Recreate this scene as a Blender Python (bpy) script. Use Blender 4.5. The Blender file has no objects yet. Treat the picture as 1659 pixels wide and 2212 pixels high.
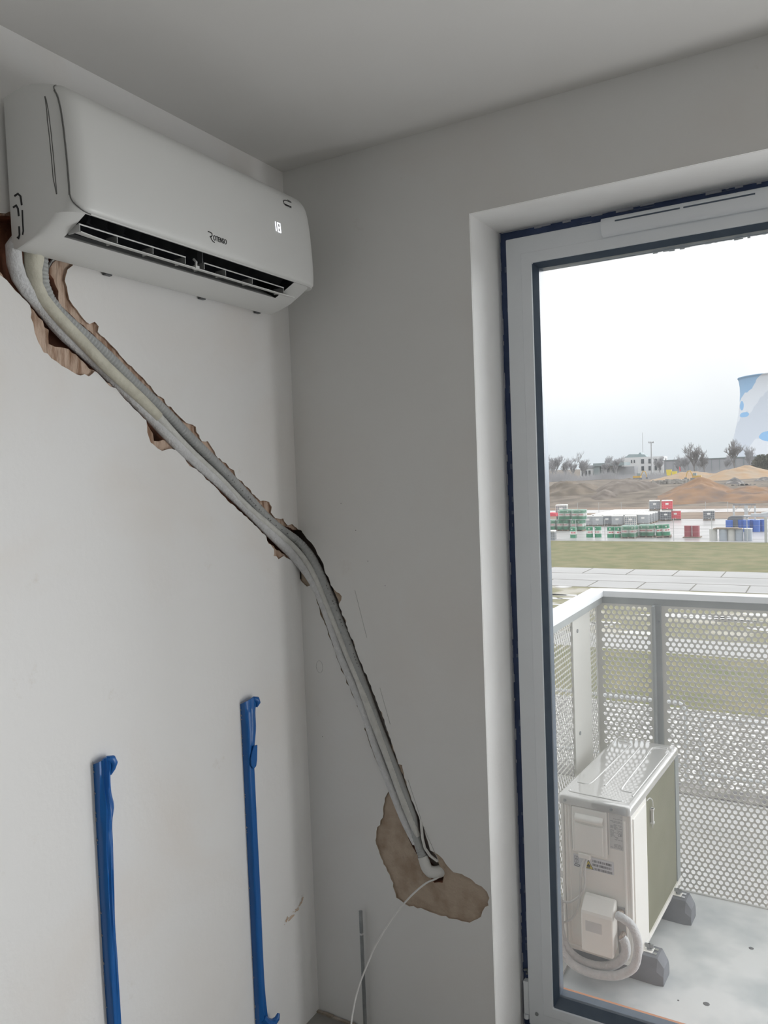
import bpy, bmesh, math, random
from mathutils import Vector, Matrix, noise
random.seed(7)
sc = bpy.context.scene
col = sc.collection
R = math.radians
H = 2.6                       # ceiling height

# ------------------------------------------------------------------ camera
cam = bpy.data.cameras.new('camera')
cam.sensor_fit = 'HORIZONTAL'; cam.sensor_width = 36.0; cam.lens = 36.0 * 1682.32 / 1659.0
cam.clip_start = 0.02; cam.clip_end = 4000
camo = bpy.data.objects.new('camera', cam); col.objects.link(camo)
_yaw, _pitch, _roll = -0.5223, -0.0467, -0.0383
_d = Vector((math.sin(_yaw)*math.cos(_pitch), math.cos(_yaw)*math.cos(_pitch), math.sin(_pitch)))
_r = Vector((math.cos(_yaw), -math.sin(_yaw), 0)); _u = _r.cross(_d)
_r2 = _r*math.cos(_roll) + _u*math.sin(_roll); _u2 = _u*math.cos(_roll) - _r*math.sin(_roll)
m = Matrix((_r2, _u2, -_d)).transposed().to_4x4()
m.translation = Vector((1.4203, -1.9350, 1.6786))
camo.matrix_world = m
sc.camera = camo

# ------------------------------------------------------------------ sky: hazy overcast, bright where the sun sits behind the cloud
w = bpy.data.worlds.new('World'); sc.world = w; w.use_nodes = True
nt = w.node_tree; nt.nodes.clear()
def wn(t): return nt.nodes.new(t)
wo = wn('ShaderNodeOutputWorld'); wb = wn('ShaderNodeBackground')
tc = wn('ShaderNodeTexCoord')
def mrange(src, f0, f1, t0=0.0, t1=1.0):
    mr = wn('ShaderNodeMapRange'); mr.interpolation_type = 'SMOOTHSTEP'
    for k_, v_ in (('From Min', f0), ('From Max', f1), ('To Min', t0), ('To Max', t1)): mr.inputs[k_].default_value = v_
    nt.links.new(src, mr.inputs['Value']); return mr.outputs['Result']
def wmath(op, a, b):
    q = wn('ShaderNodeMath'); q.operation = op
    for i_, v_ in enumerate((a, b)):
        if isinstance(v_, (int, float)): q.inputs[i_].default_value = v_
        else: nt.links.new(v_, q.inputs[i_])
    return q.outputs[0]
sep = wn('ShaderNodeSeparateXYZ'); nt.links.new(tc.outputs['Generated'], sep.inputs[0])
SKY_HORIZON = (0.72, 0.79, 0.84, 1); SKY_HIGH = (1.12, 1.14, 1.15, 1)
GLOW, GLOW_DIR, ZENITH = 6.5, (0.72, 0.69, 0.0), 1.75
mixc = wn('ShaderNodeMix'); mixc.data_type = 'RGBA'
nt.links.new(mrange(sep.outputs['Z'], -0.02, 0.16), mixc.inputs['Factor'])
mixc.inputs['A'].default_value = SKY_HORIZON; mixc.inputs['B'].default_value = SKY_HIGH
flat_ = wn('ShaderNodeVectorMath'); flat_.operation = 'MULTIPLY'; flat_.inputs[1].default_value = (1, 1, 0); nt.links.new(tc.outputs['Generated'], flat_.inputs[0])
nrm = wn('ShaderNodeVectorMath'); nrm.operation = 'NORMALIZE'; nt.links.new(flat_.outputs[0], nrm.inputs[0])
dp = wn('ShaderNodeVectorMath'); dp.operation = 'DOT_PRODUCT'; nt.links.new(nrm.outputs[0], dp.inputs[0]); dp.inputs[1].default_value = Vector(GLOW_DIR).normalized()
az = mrange(dp.outputs['Value'], 0.62, 0.97)
el_ = mrange(sep.outputs['Z'], 0.12, 0.50, 1.0, 0.0)          # low, hazy glow that fades upwards
gl = wmath('MULTIPLY', wmath('MULTIPLY', az, el_), GLOW)
zen = mrange(sep.outputs['Z'], 0.28, 0.65, 1.0, ZENITH)       # thick cloud overhead
cn = wn('ShaderNodeTexNoise'); cn.inputs['Scale'].default_value = 3.0; cn.inputs['Detail'].default_value = 4
nt.links.new(tc.outputs['Generated'], cn.inputs['Vector'])
cl_ = mrange(cn.outputs['Fac'], 0.3, 0.7, 0.95, 1.05)
mm = wn('ShaderNodeMath'); mm.operation = 'MULTIPLY'
nt.links.new(wmath('ADD', gl, zen), mm.inputs[0]); nt.links.new(cl_, mm.inputs[1])
nt.links.new(mixc.outputs['Result'], wb.inputs['Color']); nt.links.new(mm.outputs[0], wb.inputs['Strength'])
nt.links.new(wb.outputs[0], wo.inputs['Surface'])

# added area light brightening the room from an assumed second door leaf (outside the frame to the right)
RX, RY = 3.1, -3.9                    # right wall, rear wall
la = bpy.data.lights.new('room_fill_light', 'AREA'); la.shape = 'RECTANGLE'; la.size = 0.78; la.size_y = 1.6; la.energy = 44.0; la.color = (0.99, 0.995, 1.0)
lo_ = bpy.data.objects.new('room_fill_light', la); col.objects.link(lo_); lo_.location = (2.068, 0.225, 0.88); lo_.rotation_euler = (R(-90), 0, 0)

# ------------------------------------------------------------------ view
vs = sc.view_settings
vs.view_transform = 'Standard'; vs.look = 'None'; vs.gamma = 1.0; vs.use_curve_mapping = False
vs.exposure = 0.0
sc.cycles.max_bounces = 14; sc.cycles.diffuse_bounces = 8; sc.cycles.transparent_max_bounces = 24
sc.cycles.sample_clamp_indirect = 6.0

# ------------------------------------------------------------------ materials
def mat(name, colr, rough=0.6, metal=0.0, col2=None, nscale=20.0, ndetail=4.0, nmin=0.35, nmax=0.65, bump=0.0, bscale=None, spec=0.5, coat=0.0, stretch=None, emit=None, subsurf=0.0):
    M = bpy.data.materials.new(name); M.use_nodes = True
    n = M.node_tree.nodes; l = M.node_tree.links; b = n['Principled BSDF']
    b.inputs['Base Color'].default_value = (*colr, 1); b.inputs['Roughness'].default_value = rough
    b.inputs['Metallic'].default_value = metal; b.inputs['Specular IOR Level'].default_value = spec
    b.inputs['Coat Weight'].default_value = coat; b.inputs['Coat IOR'].default_value = 2.1; b.inputs['Coat Roughness'].default_value = 0.05
    if emit: b.inputs['Emission Color'].default_value = (*emit[0], 1); b.inputs['Emission Strength'].default_value = emit[1]
    t = None
    if col2 or bump:
        t = n.new('ShaderNodeTexCoord'); v = t.outputs['Object']
        if stretch:
            mp = n.new('ShaderNodeMapping'); mp.inputs['Scale'].default_value = stretch; l.new(v, mp.inputs['Vector']); v = mp.outputs['Vector']
    if col2:
        x = n.new('ShaderNodeTexNoise'); x.inputs['Scale'].default_value = nscale; x.inputs['Detail'].default_value = ndetail
        l.new(v, x.inputs['Vector'])
        r = n.new('ShaderNodeMapRange'); r.inputs['From Min'].default_value = nmin; r.inputs['From Max'].default_value = nmax
        l.new(x.outputs['Fac'], r.inputs['Value'])
        mx = n.new('ShaderNodeMix'); mx.data_type = 'RGBA'; l.new(r.outputs['Result'], mx.inputs['Factor'])
        mx.inputs['A'].default_value = (*colr, 1); mx.inputs['B'].default_value = (*col2, 1)
        l.new(mx.outputs['Result'], b.inputs['Base Color'])
    if bump:
        y = n.new('ShaderNodeTexNoise'); y.inputs['Scale'].default_value = bscale or nscale * 3; y.inputs['Detail'].default_value = 6
        l.new(v, y.inputs['Vector'])
        bp = n.new('ShaderNodeBump'); bp.inputs['Strength'].default_value = bump; bp.inputs['Distance'].default_value = 0.01
        l.new(y.outputs['Fac'], bp.inputs['Height']); l.new(bp.outputs['Normal'], b.inputs['Normal'])
    return M

def plaster(name, base, tint, dirt):
    """painted skim coat: broad warm blotches and a few faint dirt smudges"""
    M = mat(name, base, 0.85, bump=0.06, bscale=60.0, nscale=20)
    n = M.node_tree.nodes; l = M.node_tree.links; b = n['Principled BSDF']
    t = n.new('ShaderNodeTexCoord')
    a = n.new('ShaderNodeTexNoise'); a.inputs['Scale'].default_value = 2.2; a.inputs['Detail'].default_value = 5; a.inputs['Distortion'].default_value = 0.6
    l.new(t.outputs['Object'], a.inputs['Vector'])
    ar = n.new('ShaderNodeMapRange'); ar.inputs['From Min'].default_value = 0.48; ar.inputs['From Max'].default_value = 0.75; l.new(a.outputs['Fac'], ar.inputs['Value'])
    m1 = n.new('ShaderNodeMix'); m1.data_type = 'RGBA'; m1.inputs['A'].default_value = (*base, 1); m1.inputs['B'].default_value = (*tint, 1); l.new(ar.outputs['Result'], m1.inputs['Factor'])
    c = n.new('ShaderNodeTexNoise'); c.inputs['Scale'].default_value = 9.0; c.inputs['Detail'].default_value = 7; c.inputs['Roughness'].default_value = 0.7
    l.new(t.outputs['Object'], c.inputs['Vector'])
    cr_ = n.new('ShaderNodeMapRange'); cr_.inputs['From Min'].default_value = 0.64; cr_.inputs['From Max'].default_value = 0.82; cr_.inputs['To Max'].default_value = 0.6; l.new(c.outputs['Fac'], cr_.inputs['Value'])
    m2 = n.new('ShaderNodeMix'); m2.data_type = 'RGBA'; l.new(m1.outputs['Result'], m2.inputs['A']); m2.inputs['B'].default_value = (*dirt, 1); l.new(cr_.outputs['Result'], m2.inputs['Factor'])
    l.new(m2.outputs['Result'], b.inputs['Base Color'])
    return M

M = {}
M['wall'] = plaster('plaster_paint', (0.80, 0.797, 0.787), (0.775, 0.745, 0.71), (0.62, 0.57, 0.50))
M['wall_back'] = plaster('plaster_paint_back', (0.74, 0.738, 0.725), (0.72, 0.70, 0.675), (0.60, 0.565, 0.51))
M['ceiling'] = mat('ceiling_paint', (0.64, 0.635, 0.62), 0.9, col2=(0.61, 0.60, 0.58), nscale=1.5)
M['wall_plain'] = mat('low_bounce_plaster', (0.46, 0.46, 0.455), 0.9, col2=(0.42, 0.42, 0.41), nscale=3)  # unseen walls kept darker to cut the light bounced around the room
M['reveal'] = mat('reveal_plaster', (0.88, 0.88, 0.87), 0.8, col2=(0.84, 0.835, 0.82), nscale=6, bump=0.04, bscale=80)
M['floor'] = mat('screed', (0.20, 0.19, 0.18), 0.9, col2=(0.28, 0.27, 0.25), nscale=5, bump=0.2, bscale=40)
M['substrate_tan'] = mat('render_coat_tan', (0.46, 0.375, 0.295), 0.95, col2=(0.34, 0.255, 0.185), nscale=16, ndetail=9, nmin=0.42, nmax=0.66, bump=0.5, bscale=60)
M['substrate_brick'] = mat('render_coat_brick', (0.58, 0.44, 0.345), 0.95, col2=(0.28, 0.165, 0.105), nscale=70, ndetail=9, nmin=0.44, nmax=0.68, bump=0.9, bscale=90, stretch=(1, 1.0, 0.22))
M['brick_deep'] = mat('brick_deep', (0.40, 0.175, 0.105), 0.95, col2=(0.21, 0.105, 0.07), nscale=14, bump=0.6, bscale=40)
M['concrete_core'] = mat('masonry_core', (0.3, 0.27, 0.25), 0.95)
M['pvc'] = mat('white_pvc', (0.82, 0.85, 0.88), 0.35, col2=(0.80, 0.83, 0.86), nscale=8)
M['pvc_dark'] = mat('anthracite_profile', (0.065, 0.092, 0.130), 0.3, col2=(0.08, 0.11, 0.15), nscale=20)
M['navy_film'] = mat('navy_sealing_film', (0.030, 0.055, 0.135), 0.45, col2=(0.05, 0.08, 0.18), nscale=18, ndetail=6)
M['plaster_lip'] = mat('torn_plaster_edge', (0.45, 0.46, 0.50), 0.9, col2=(0.36, 0.37, 0.42), nscale=40)
M['ac_white'] = mat('ac_shell_white', (0.70, 0.705, 0.69), 0.38, col2=(0.69, 0.695, 0.68), nscale=4)
M['ac_side'] = mat('ac_housing_white', (0.66, 0.665, 0.65), 0.5, col2=(0.65, 0.655, 0.64), nscale=4)
M['ac_dark'] = mat('ac_duct_dark', (0.012, 0.014, 0.017), 0.5, col2=(0.02, 0.022, 0.026), nscale=40)
M['ac_vane'] = mat('ac_vane_grey', (0.10, 0.105, 0.11), 0.5, col2=(0.13, 0.135, 0.14), nscale=20)
M['greyseam'] = mat('shadow_gap_grey', (0.16, 0.16, 0.155), 0.7, col2=(0.13, 0.13, 0.125), nscale=30)
M['strut_shade'] = mat('louver_strut_shade', (0.40, 0.405, 0.40), 0.5, col2=(0.37, 0.375, 0.37), nscale=20)  # white struts, their shadow side put into this grey
M['ink'] = mat('black_print', (0.01, 0.01, 0.012), 0.5, col2=(0.014, 0.014, 0.016), nscale=60)
M['led'] = mat('display_digits', (0.9, 0.9, 1.0), 0.4, emit=((0.88, 0.90, 1.0), 1.6))
M['foam_white'] = mat('white_pipe_insulation', (0.68, 0.685, 0.69), 0.7, col2=(0.61, 0.615, 0.62), nscale=60, bump=0.5, bscale=160)
M['foam_offwhite'] = mat('offwhite_pipe_insulation', (0.64, 0.64, 0.61), 0.7, col2=(0.57, 0.57, 0.54), nscale=50, bump=0.3, bscale=140)
M['foam_cream'] = mat('cream_pipe_insulation', (0.62, 0.60, 0.50), 0.65, col2=(0.54, 0.52, 0.43), nscale=40, bump=0.25, bscale=120)
M['hose_grey'] = mat('grey_drain_hose', (0.40, 0.41, 0.40), 0.55, col2=(0.36, 0.37, 0.37), nscale=30)
M['pipe_white'] = mat('white_plastic', (0.64, 0.64, 0.62), 0.45, col2=(0.61, 0.61, 0.59), nscale=30)
M['blue_tape'] = mat('blue_tape', (0.006, 0.10, 0.34), 0.32, col2=(0.012, 0.125, 0.40), nscale=14, ndetail=3, bump=0.15, bscale=30, stretch=(1, 1, 0.25))
M['zinc'] = mat('zinc_steel', (0.42, 0.44, 0.45), 0.45, 0.8, col2=(0.32, 0.34, 0.35), nscale=30)
M['dust'] = mat('plaster_smear', (0.50, 0.50, 0.485), 0.9, col2=(0.44, 0.44, 0.43), nscale=80)
def glass_mat(name, dust, tint=(1, 1, 1)):  # dust sets the share of milky scatter in the sheet
    G = bpy.data.materials.new(name); G.use_nodes = True; n = G.node_tree.nodes; l = G.node_tree.links; n.clear()
    o = n.new('ShaderNodeOutputMaterial'); tr = n.new('ShaderNodeBsdfTransparent'); tr.inputs['Color'].default_value = (*tint, 1)
    gl = n.new('ShaderNodeBsdfGlossy'); gl.inputs['Roughness'].default_value = 0.02
    tl = n.new('ShaderNodeBsdfTranslucent'); tl.inputs['Color'].default_value = (0.9, 0.9, 0.9, 1)
    fr = n.new('ShaderNodeFresnel'); fr.inputs['IOR'].default_value = 1.35
    m1 = n.new('ShaderNodeMixShader'); l.new(fr.outputs[0], m1.inputs[0]); l.new(tr.outputs[0], m1.inputs[1]); l.new(gl.outputs[0], m1.inputs[2])
    t = n.new('ShaderNodeTexCoord'); ns = n.new('ShaderNodeTexNoise'); ns.inputs['Scale'].default_value = 3; ns.inputs['Detail'].default_value = 5; l.new(t.outputs['Object'], ns.inputs['Vector'])
    rg = n.new('ShaderNodeMapRange'); rg.inputs['To Min'].default_value = dust * 0.6; rg.inputs['To Max'].default_value = dust * 1.4; l.new(ns.outputs['Fac'], rg.inputs['Value'])
    m2 = n.new('ShaderNodeMixShader'); l.new(rg.outputs['Result'], m2.inputs[0]); l.new(m1.outputs[0], m2.inputs[1]); l.new(tl.outputs[0], m2.inputs[2])
    l.new(m2.outputs[0], o.inputs['Surface']); return G
M['glass'] = glass_mat('veiled_window_glass', 0.04)  # milky scatter added to the pane imitates the hazy glare outdoors

# ------------------------------------------------------------------ mesh helpers
class MB:
    def __init__(s): s.v = []; s.f = []; s.mi = []; s.cur = 0
    def add(s, vs_, fs):
        o = len(s.v); s.v += [tuple(p) for p in vs_]
        for f in fs: s.f.append(tuple(i + o for i in f)); s.mi.append(s.cur)
        return s
    def box(s, a, b, mtx=None):
        x0, y0, z0 = a; x1, y1, z1 = b
        p = [(x0,y0,z0),(x1,y0,z0),(x1,y1,z0),(x0,y1,z0),(x0,y0,z1),(x1,y0,z1),(x1,y1,z1),(x0,y1,z1)]
        if mtx: p = [mtx @ Vector(q) for q in p]
        return s.add(p, [(0,3,2,1),(4,5,6,7),(0,1,5,4),(1,2,6,5),(2,3,7,6),(3,0,4,7)])
    def quad(s, a, b, c, d): return s.add([a, b, c, d], [(0,1,2,3)])
    def grid(s, rows, closed=False):
        n = len(rows[0]); vs_ = [p for r in rows for p in r]; fs = []
        for i in range(len(rows) - 1):
            for j in range(n if closed else n - 1):
                k = (j + 1) % n
                fs.append((i*n+j, i*n+k, (i+1)*n+k, (i+1)*n+j))
        return s.add(vs_, fs)
    def cap(s, ring): return s.add(ring, [tuple(range(len(ring)))])
    def tube(s, pts, r, seg=12, caps=True, ripple=0.0):
        P = [Vector(p[:3]) for p in pts]
        rad = [(r if not hasattr(r, '__len__') else r[i]) for i in range(len(P))]
        T = []
        for i in range(len(P)):
            t = P[min(i+1, len(P)-1)] - P[max(i-1, 0)]; T.append(t.normalized() if t.length > 1e-9 else Vector((0,0,1)))
        n0 = T[0].orthogonal().normalized(); rows = []
        for i in range(len(P)):
            n0 = (n0 - T[i] * n0.dot(T[i])); n0 = n0.normalized() if n0.length > 1e-6 else T[i].orthogonal().normalized()
            b0 = T[i].cross(n0); rr = rad[i] * (1 + (ripple if i % 2 else 0))
            rows.append([P[i] + (n0*math.cos(2*math.pi*j/seg) + b0*math.sin(2*math.pi*j/seg)) * rr for j in range(seg)])
        s.grid(rows, True)
        if caps: s.cap(list(reversed(rows[0]))); s.cap(rows[-1])
        return s
    def cyl(s, c, r, h, seg=20, r2=None):
        x, y, z = c; r2 = r if r2 is None else r2
        a = [(x + r*math.cos(2*math.pi*j/seg), y + r*math.sin(2*math.pi*j/seg), z) for j in range(seg)]
        b = [(x + r2*math.cos(2*math.pi*j/seg), y + r2*math.sin(2*math.pi*j/seg), z + h) for j in range(seg)]
        s.grid([a, b], True); s.cap(list(reversed(a))); s.cap(b); return s
    def lathe(s, prof, seg=24, c=(0,0,0)):
        rows = [[(c[0] + r*math.cos(2*math.pi*j/seg), c[1] + r*math.sin(2*math.pi*j/seg), c[2] + z) for j in range(seg)] for r, z in prof]
        s.grid(rows, True); s.cap(list(reversed(rows[0]))); s.cap(rows[-1]); return s
    def prism(s, poly, fn0, fn1):
        """poly 2D list; fn0/fn1 map 2D -> 3D for both ends"""
        a = [fn0(*p) for p in poly]; b = [fn1(*p) for p in poly]; n = len(poly)
        s.cap(list(reversed(a))); s.cap(b)
        o = len(s.v); s.v += [tuple(p) for p in a] + [tuple(p) for p in b]
        for i in range(n): s.f.append((o+i, o+(i+1)%n, o+n+(i+1)%n, o+n+i)); s.mi.append(s.cur)
        return s
    def xf(s, mtx): s.v = [tuple(mtx @ Vector(p)) for p in s.v]; return s

def link(name, me, parent=None):
    o = bpy.data.objects.new(name, me); col.objects.link(o)
    if parent: o.parent = parent
    return o
def build(name, mb, mats, parent=None, loc=None, smooth=35, bevel=0.0, bseg=2, fix=True):
    me = bpy.data.meshes.new(name); me.from_pydata(mb.v, [], mb.f)
    for mm_ in (mats if isinstance(mats, (list, tuple)) else [mats]): me.materials.append(mm_)
    me.polygons.foreach_set('material_index', mb.mi)
    if fix:
        bm = bmesh.new(); bm.from_mesh(me)
        bmesh.ops.remove_doubles(bm, verts=bm.verts, dist=1e-6)
        bmesh.ops.recalc_face_normals(bm, faces=bm.faces); bm.to_mesh(me); bm.free()
    if smooth:
        me.polygons.foreach_set('use_smooth', [True]*len(me.polygons)); me.set_sharp_from_angle(angle=R(smooth))
    me.update()
    o = link(name, me, parent)
    if loc: o.location = loc
    if bevel:
        b = o.modifiers.new('bevel', 'BEVEL'); b.width = bevel; b.segments = bseg; b.limit_method = 'ANGLE'; b.angle_limit = R(40)
    return o
def tag(o, label=None, cat=None, group=None, kind=None):
    if label: o['label'] = label
    if cat: o['category'] = cat
    if group: o['group'] = group
    if kind: o['kind'] = kind
    return o
def thing(name, label, cat, loc=(0,0,0), rz=0.0, group=None, kind=None):
    o = bpy.data.objects.new(name, None); col.objects.link(o); o.empty_display_size = 0.1
    o.location = loc; o.rotation_euler = (0, 0, rz); return tag(o, label, cat, group, kind)
def dup(o, loc=None, rz=None, label=None, group=None, parent=None):
    c = o.copy(); col.objects.link(c)
    if parent: c.parent = parent
    if loc is not None: c.location = loc
    if rz is not None: c.rotation_euler = (0, 0, rz)
    if label: c['label'] = label
    if group: c['group'] = group
    for ch in list(o.children): dup(ch, parent=c)
    return c
def text_mesh(name, body, size, mtx, material, parent=None, xscale=1.0, depth=0.0004, align='LEFT'):
    cu = bpy.data.curves.new(name, 'FONT'); cu.body = body; cu.size = size; cu.align_x = align; cu.extrude = depth; cu.space_character = 1.05
    t = bpy.data.objects.new(name, cu); col.objects.link(t)
    dg = bpy.context.evaluated_depsgraph_get(); me = bpy.data.meshes.new_from_object(t.evaluated_get(dg))
    bpy.data.objects.remove(t); bpy.data.curves.remove(cu)
    me.transform(mtx @ Matrix.Diagonal((xscale, 1, 1, 1))); me.materials.clear(); me.materials.append(material); me.name = name
    return link(name, me, parent)
def poly_face(poly, fn, mi, bm):
    from mathutils.geometry import delaunay_2d_cdt
    out = delaunay_2d_cdt([Vector(p) for p in poly], [], [list(range(len(poly)))], 1, 1e-6)
    vs_ = [bm.verts.new(fn(p.x, p.y)) for p in out[0]]
    for t in out[2]:
        f = bm.faces.new([vs_[i] for i in t]); f.material_index = mi
# ------------------------------------------------------------------ measured outlines (metres)
CHASE_LEFT_SKIN=[(0.0000,1.3993),(-0.0087,1.4073),(-0.0184,1.4143),(-0.0246,1.4216),(-0.0322,1.4265),(-0.0438,1.4353),(-0.0548,1.4390),(-0.0675,1.4449),(-0.0773,1.4502),(-0.0895,1.4475),(-0.1025,1.4433),(-0.1133,1.4535),(-0.1260,1.4555),(-0.1226,1.4627),(-0.1223,1.4756),(-0.1296,1.4813),(-0.1385,1.4916),(-0.1456,1.4926),(-0.1529,1.5030),(-0.1562,1.5167),(-0.1640,1.5224),(-0.1751,1.5274),(-0.1826,1.5352),(-0.1906,1.5416),(-0.1950,1.5462),(-0.2082,1.5534),(-0.2132,1.5588),(-0.2210,1.5639),(-0.2338,1.5723),(-0.2404,1.5786),(-0.2514,1.5832),(-0.2585,1.5914),(-0.2687,1.5958),(-0.2776,1.6014),(-0.2845,1.6087),(-0.2965,1.6162),(-0.3068,1.6204),(-0.3143,1.6262),(-0.3218,1.6337),(-0.3327,1.6419),(-0.3414,1.6477),(-0.3491,1.6563),(-0.3599,1.6650),(-0.3681,1.6710),(-0.3754,1.6748),(-0.3839,1.6821),(-0.3939,1.6854),(-0.4030,1.6958),(-0.4113,1.7023),(-0.4212,1.7069),(-0.4289,1.7141),(-0.4385,1.7171),(-0.4529,1.7217),(-0.4629,1.7328),(-0.4682,1.7409),(-0.4733,1.7481),(-0.4868,1.7591),(-0.4899,1.7648),(-0.5033,1.7630),(-0.5120,1.7657),(-0.5233,1.7648),(-0.5349,1.7620),(-0.5449,1.7597),(-0.5596,1.7663),(-0.5733,1.7760),(-0.5803,1.7794),(-0.5851,1.7917),(-0.5896,1.8036),(-0.5890,1.8183),(-0.5905,1.8323),(-0.5994,1.8370),(-0.6092,1.8459),(-0.6163,1.8513),(-0.6274,1.8579),(-0.6351,1.8650),(-0.6421,1.8713),(-0.6514,1.8765),(-0.6588,1.8839),(-0.6659,1.8904),(-0.6771,1.9020),(-0.6847,1.9032),(-0.6952,1.9058),(-0.7046,1.9136),(-0.7123,1.9208),(-0.7240,1.9301),(-0.7339,1.9356),(-0.7406,1.9294),(-0.7510,1.9224),(-0.7620,1.9262),(-0.7731,1.9224),(-0.7826,1.9236),(-0.7943,1.9284),(-0.8060,1.9338),(-0.8205,1.9387),(-0.8325,1.9464),(-0.8447,1.9517),(-0.8534,1.9605),(-0.8629,1.9621),(-0.8682,1.9723),(-0.8742,1.9817),(-0.8811,1.9997),(-0.8831,2.0183),(-0.8882,2.0298),(-0.8861,2.0410),(-0.8882,2.0542),(-0.8949,2.0608),(-0.9052,2.0676),(-0.9112,2.0732),(-0.9207,2.0790),(-0.9303,2.0890),(-0.9377,2.0961),(-0.9517,2.1033),(-0.9614,2.1100),(-0.9697,2.1072),(-0.9850,2.1150),(-0.9943,2.1159),(-1.0025,2.1087),(-1.0114,2.1044),(-1.0228,2.0995),(-1.0307,2.1011),(-1.0385,2.0922),(-1.0437,2.0868),(-1.0574,2.0825),(-1.0654,2.0777),(-1.0725,2.0730),(-1.0831,2.0692),(-1.0946,2.0624),(-1.1021,2.0553),(-1.1110,2.0548),(-1.1200,2.0500),(-1.1169,2.0599),(-1.1136,2.0694),(-1.1103,2.0771),(-1.1069,2.0884),(-1.1048,2.0992),(-1.1036,2.1086),(-1.1000,2.1200),(-1.0885,2.1226),(-1.0840,2.1295),(-1.0723,2.1337),(-1.0654,2.1370),(-1.0529,2.1409),(-1.0444,2.1486),(-1.0361,2.1496),(-1.0238,2.1566),(-1.0178,2.1602),(-1.0108,2.1650),(-1.0000,2.1700),(-0.9932,2.1763),(-0.9869,2.1878),(-0.9799,2.1934),(-0.9724,2.2031),(-0.9662,2.2079),(-0.9647,2.2186),(-0.9550,2.2250),(-0.9439,2.2263),(-0.9321,2.2282),(-0.9231,2.2342),(-0.9138,2.2345),(-0.9000,2.2350),(-0.8882,2.2367),(-0.8795,2.2329),(-0.8716,2.2306),(-0.8638,2.2280),(-0.8500,2.2273),(-0.8409,2.2281),(-0.8328,2.2247),(-0.8207,2.2231),(-0.8099,2.2250),(-0.8000,2.2200),(-0.7936,2.2124),(-0.7808,2.1998),(-0.7750,2.1900),(-0.7767,2.1776),(-0.7778,2.1732),(-0.7769,2.1593),(-0.7913,2.1474),(-0.7970,2.1325),(-0.8001,2.1214),(-0.7954,2.1086),(-0.7947,2.0994),(-0.7915,2.0833),(-0.7817,2.0716),(-0.7731,2.0646),(-0.7673,2.0575),(-0.7596,2.0497),(-0.7505,2.0423),(-0.7419,2.0383),(-0.7264,2.0457),(-0.7168,2.0368),(-0.7203,2.0240),(-0.7123,2.0178),(-0.7025,2.0137),(-0.6950,2.0078),(-0.6855,2.0002),(-0.6755,1.9937),(-0.6679,1.9881),(-0.6617,1.9805),(-0.6530,1.9738),(-0.6482,1.9699),(-0.6371,1.9606),(-0.6262,1.9566),(-0.6183,1.9491),(-0.6074,1.9413),(-0.5948,1.9337),(-0.5883,1.9283),(-0.5792,1.9192),(-0.5713,1.9159),(-0.5661,1.9091),(-0.5601,1.9022),(-0.5480,1.8933),(-0.5403,1.8920),(-0.5298,1.8872),(-0.5246,1.8762),(-0.5172,1.8701),(-0.5075,1.8697),(-0.4976,1.8593),(-0.4890,1.8530),(-0.4763,1.8441),(-0.4639,1.8358),(-0.4560,1.8309),(-0.4456,1.8294),(-0.4354,1.8277),(-0.4233,1.8227),(-0.4225,1.8096),(-0.4124,1.8017),(-0.4114,1.7950),(-0.4036,1.7861),(-0.3917,1.7850),(-0.3810,1.7866),(-0.3731,1.7771),(-0.3646,1.7673),(-0.3581,1.7608),(-0.3533,1.7502),(-0.3455,1.7420),(-0.3388,1.7419),(-0.3280,1.7320),(-0.3142,1.7289),(-0.3059,1.7207),(-0.3012,1.7152),(-0.2829,1.7086),(-0.2774,1.6920),(-0.2702,1.6850),(-0.2593,1.6807),(-0.2513,1.6780),(-0.2412,1.6659),(-0.2344,1.6629),(-0.2281,1.6600),(-0.2167,1.6525),(-0.2109,1.6417),(-0.2001,1.6374),(-0.1941,1.6316),(-0.1843,1.6260),(-0.1762,1.6197),(-0.1629,1.6199),(-0.1488,1.6184),(-0.1354,1.6142),(-0.1334,1.6095),(-0.1243,1.5996),(-0.1298,1.5836),(-0.1201,1.5743),(-0.1113,1.5668),(-0.0982,1.5639),(-0.0832,1.5610),(-0.0723,1.5622),(-0.0678,1.5537),(-0.0585,1.5450),(-0.0510,1.5398),(-0.0405,1.5410),(-0.0278,1.5423),(-0.0174,1.5343),(-0.0083,1.5302),(0.0000,1.5234)]
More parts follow.
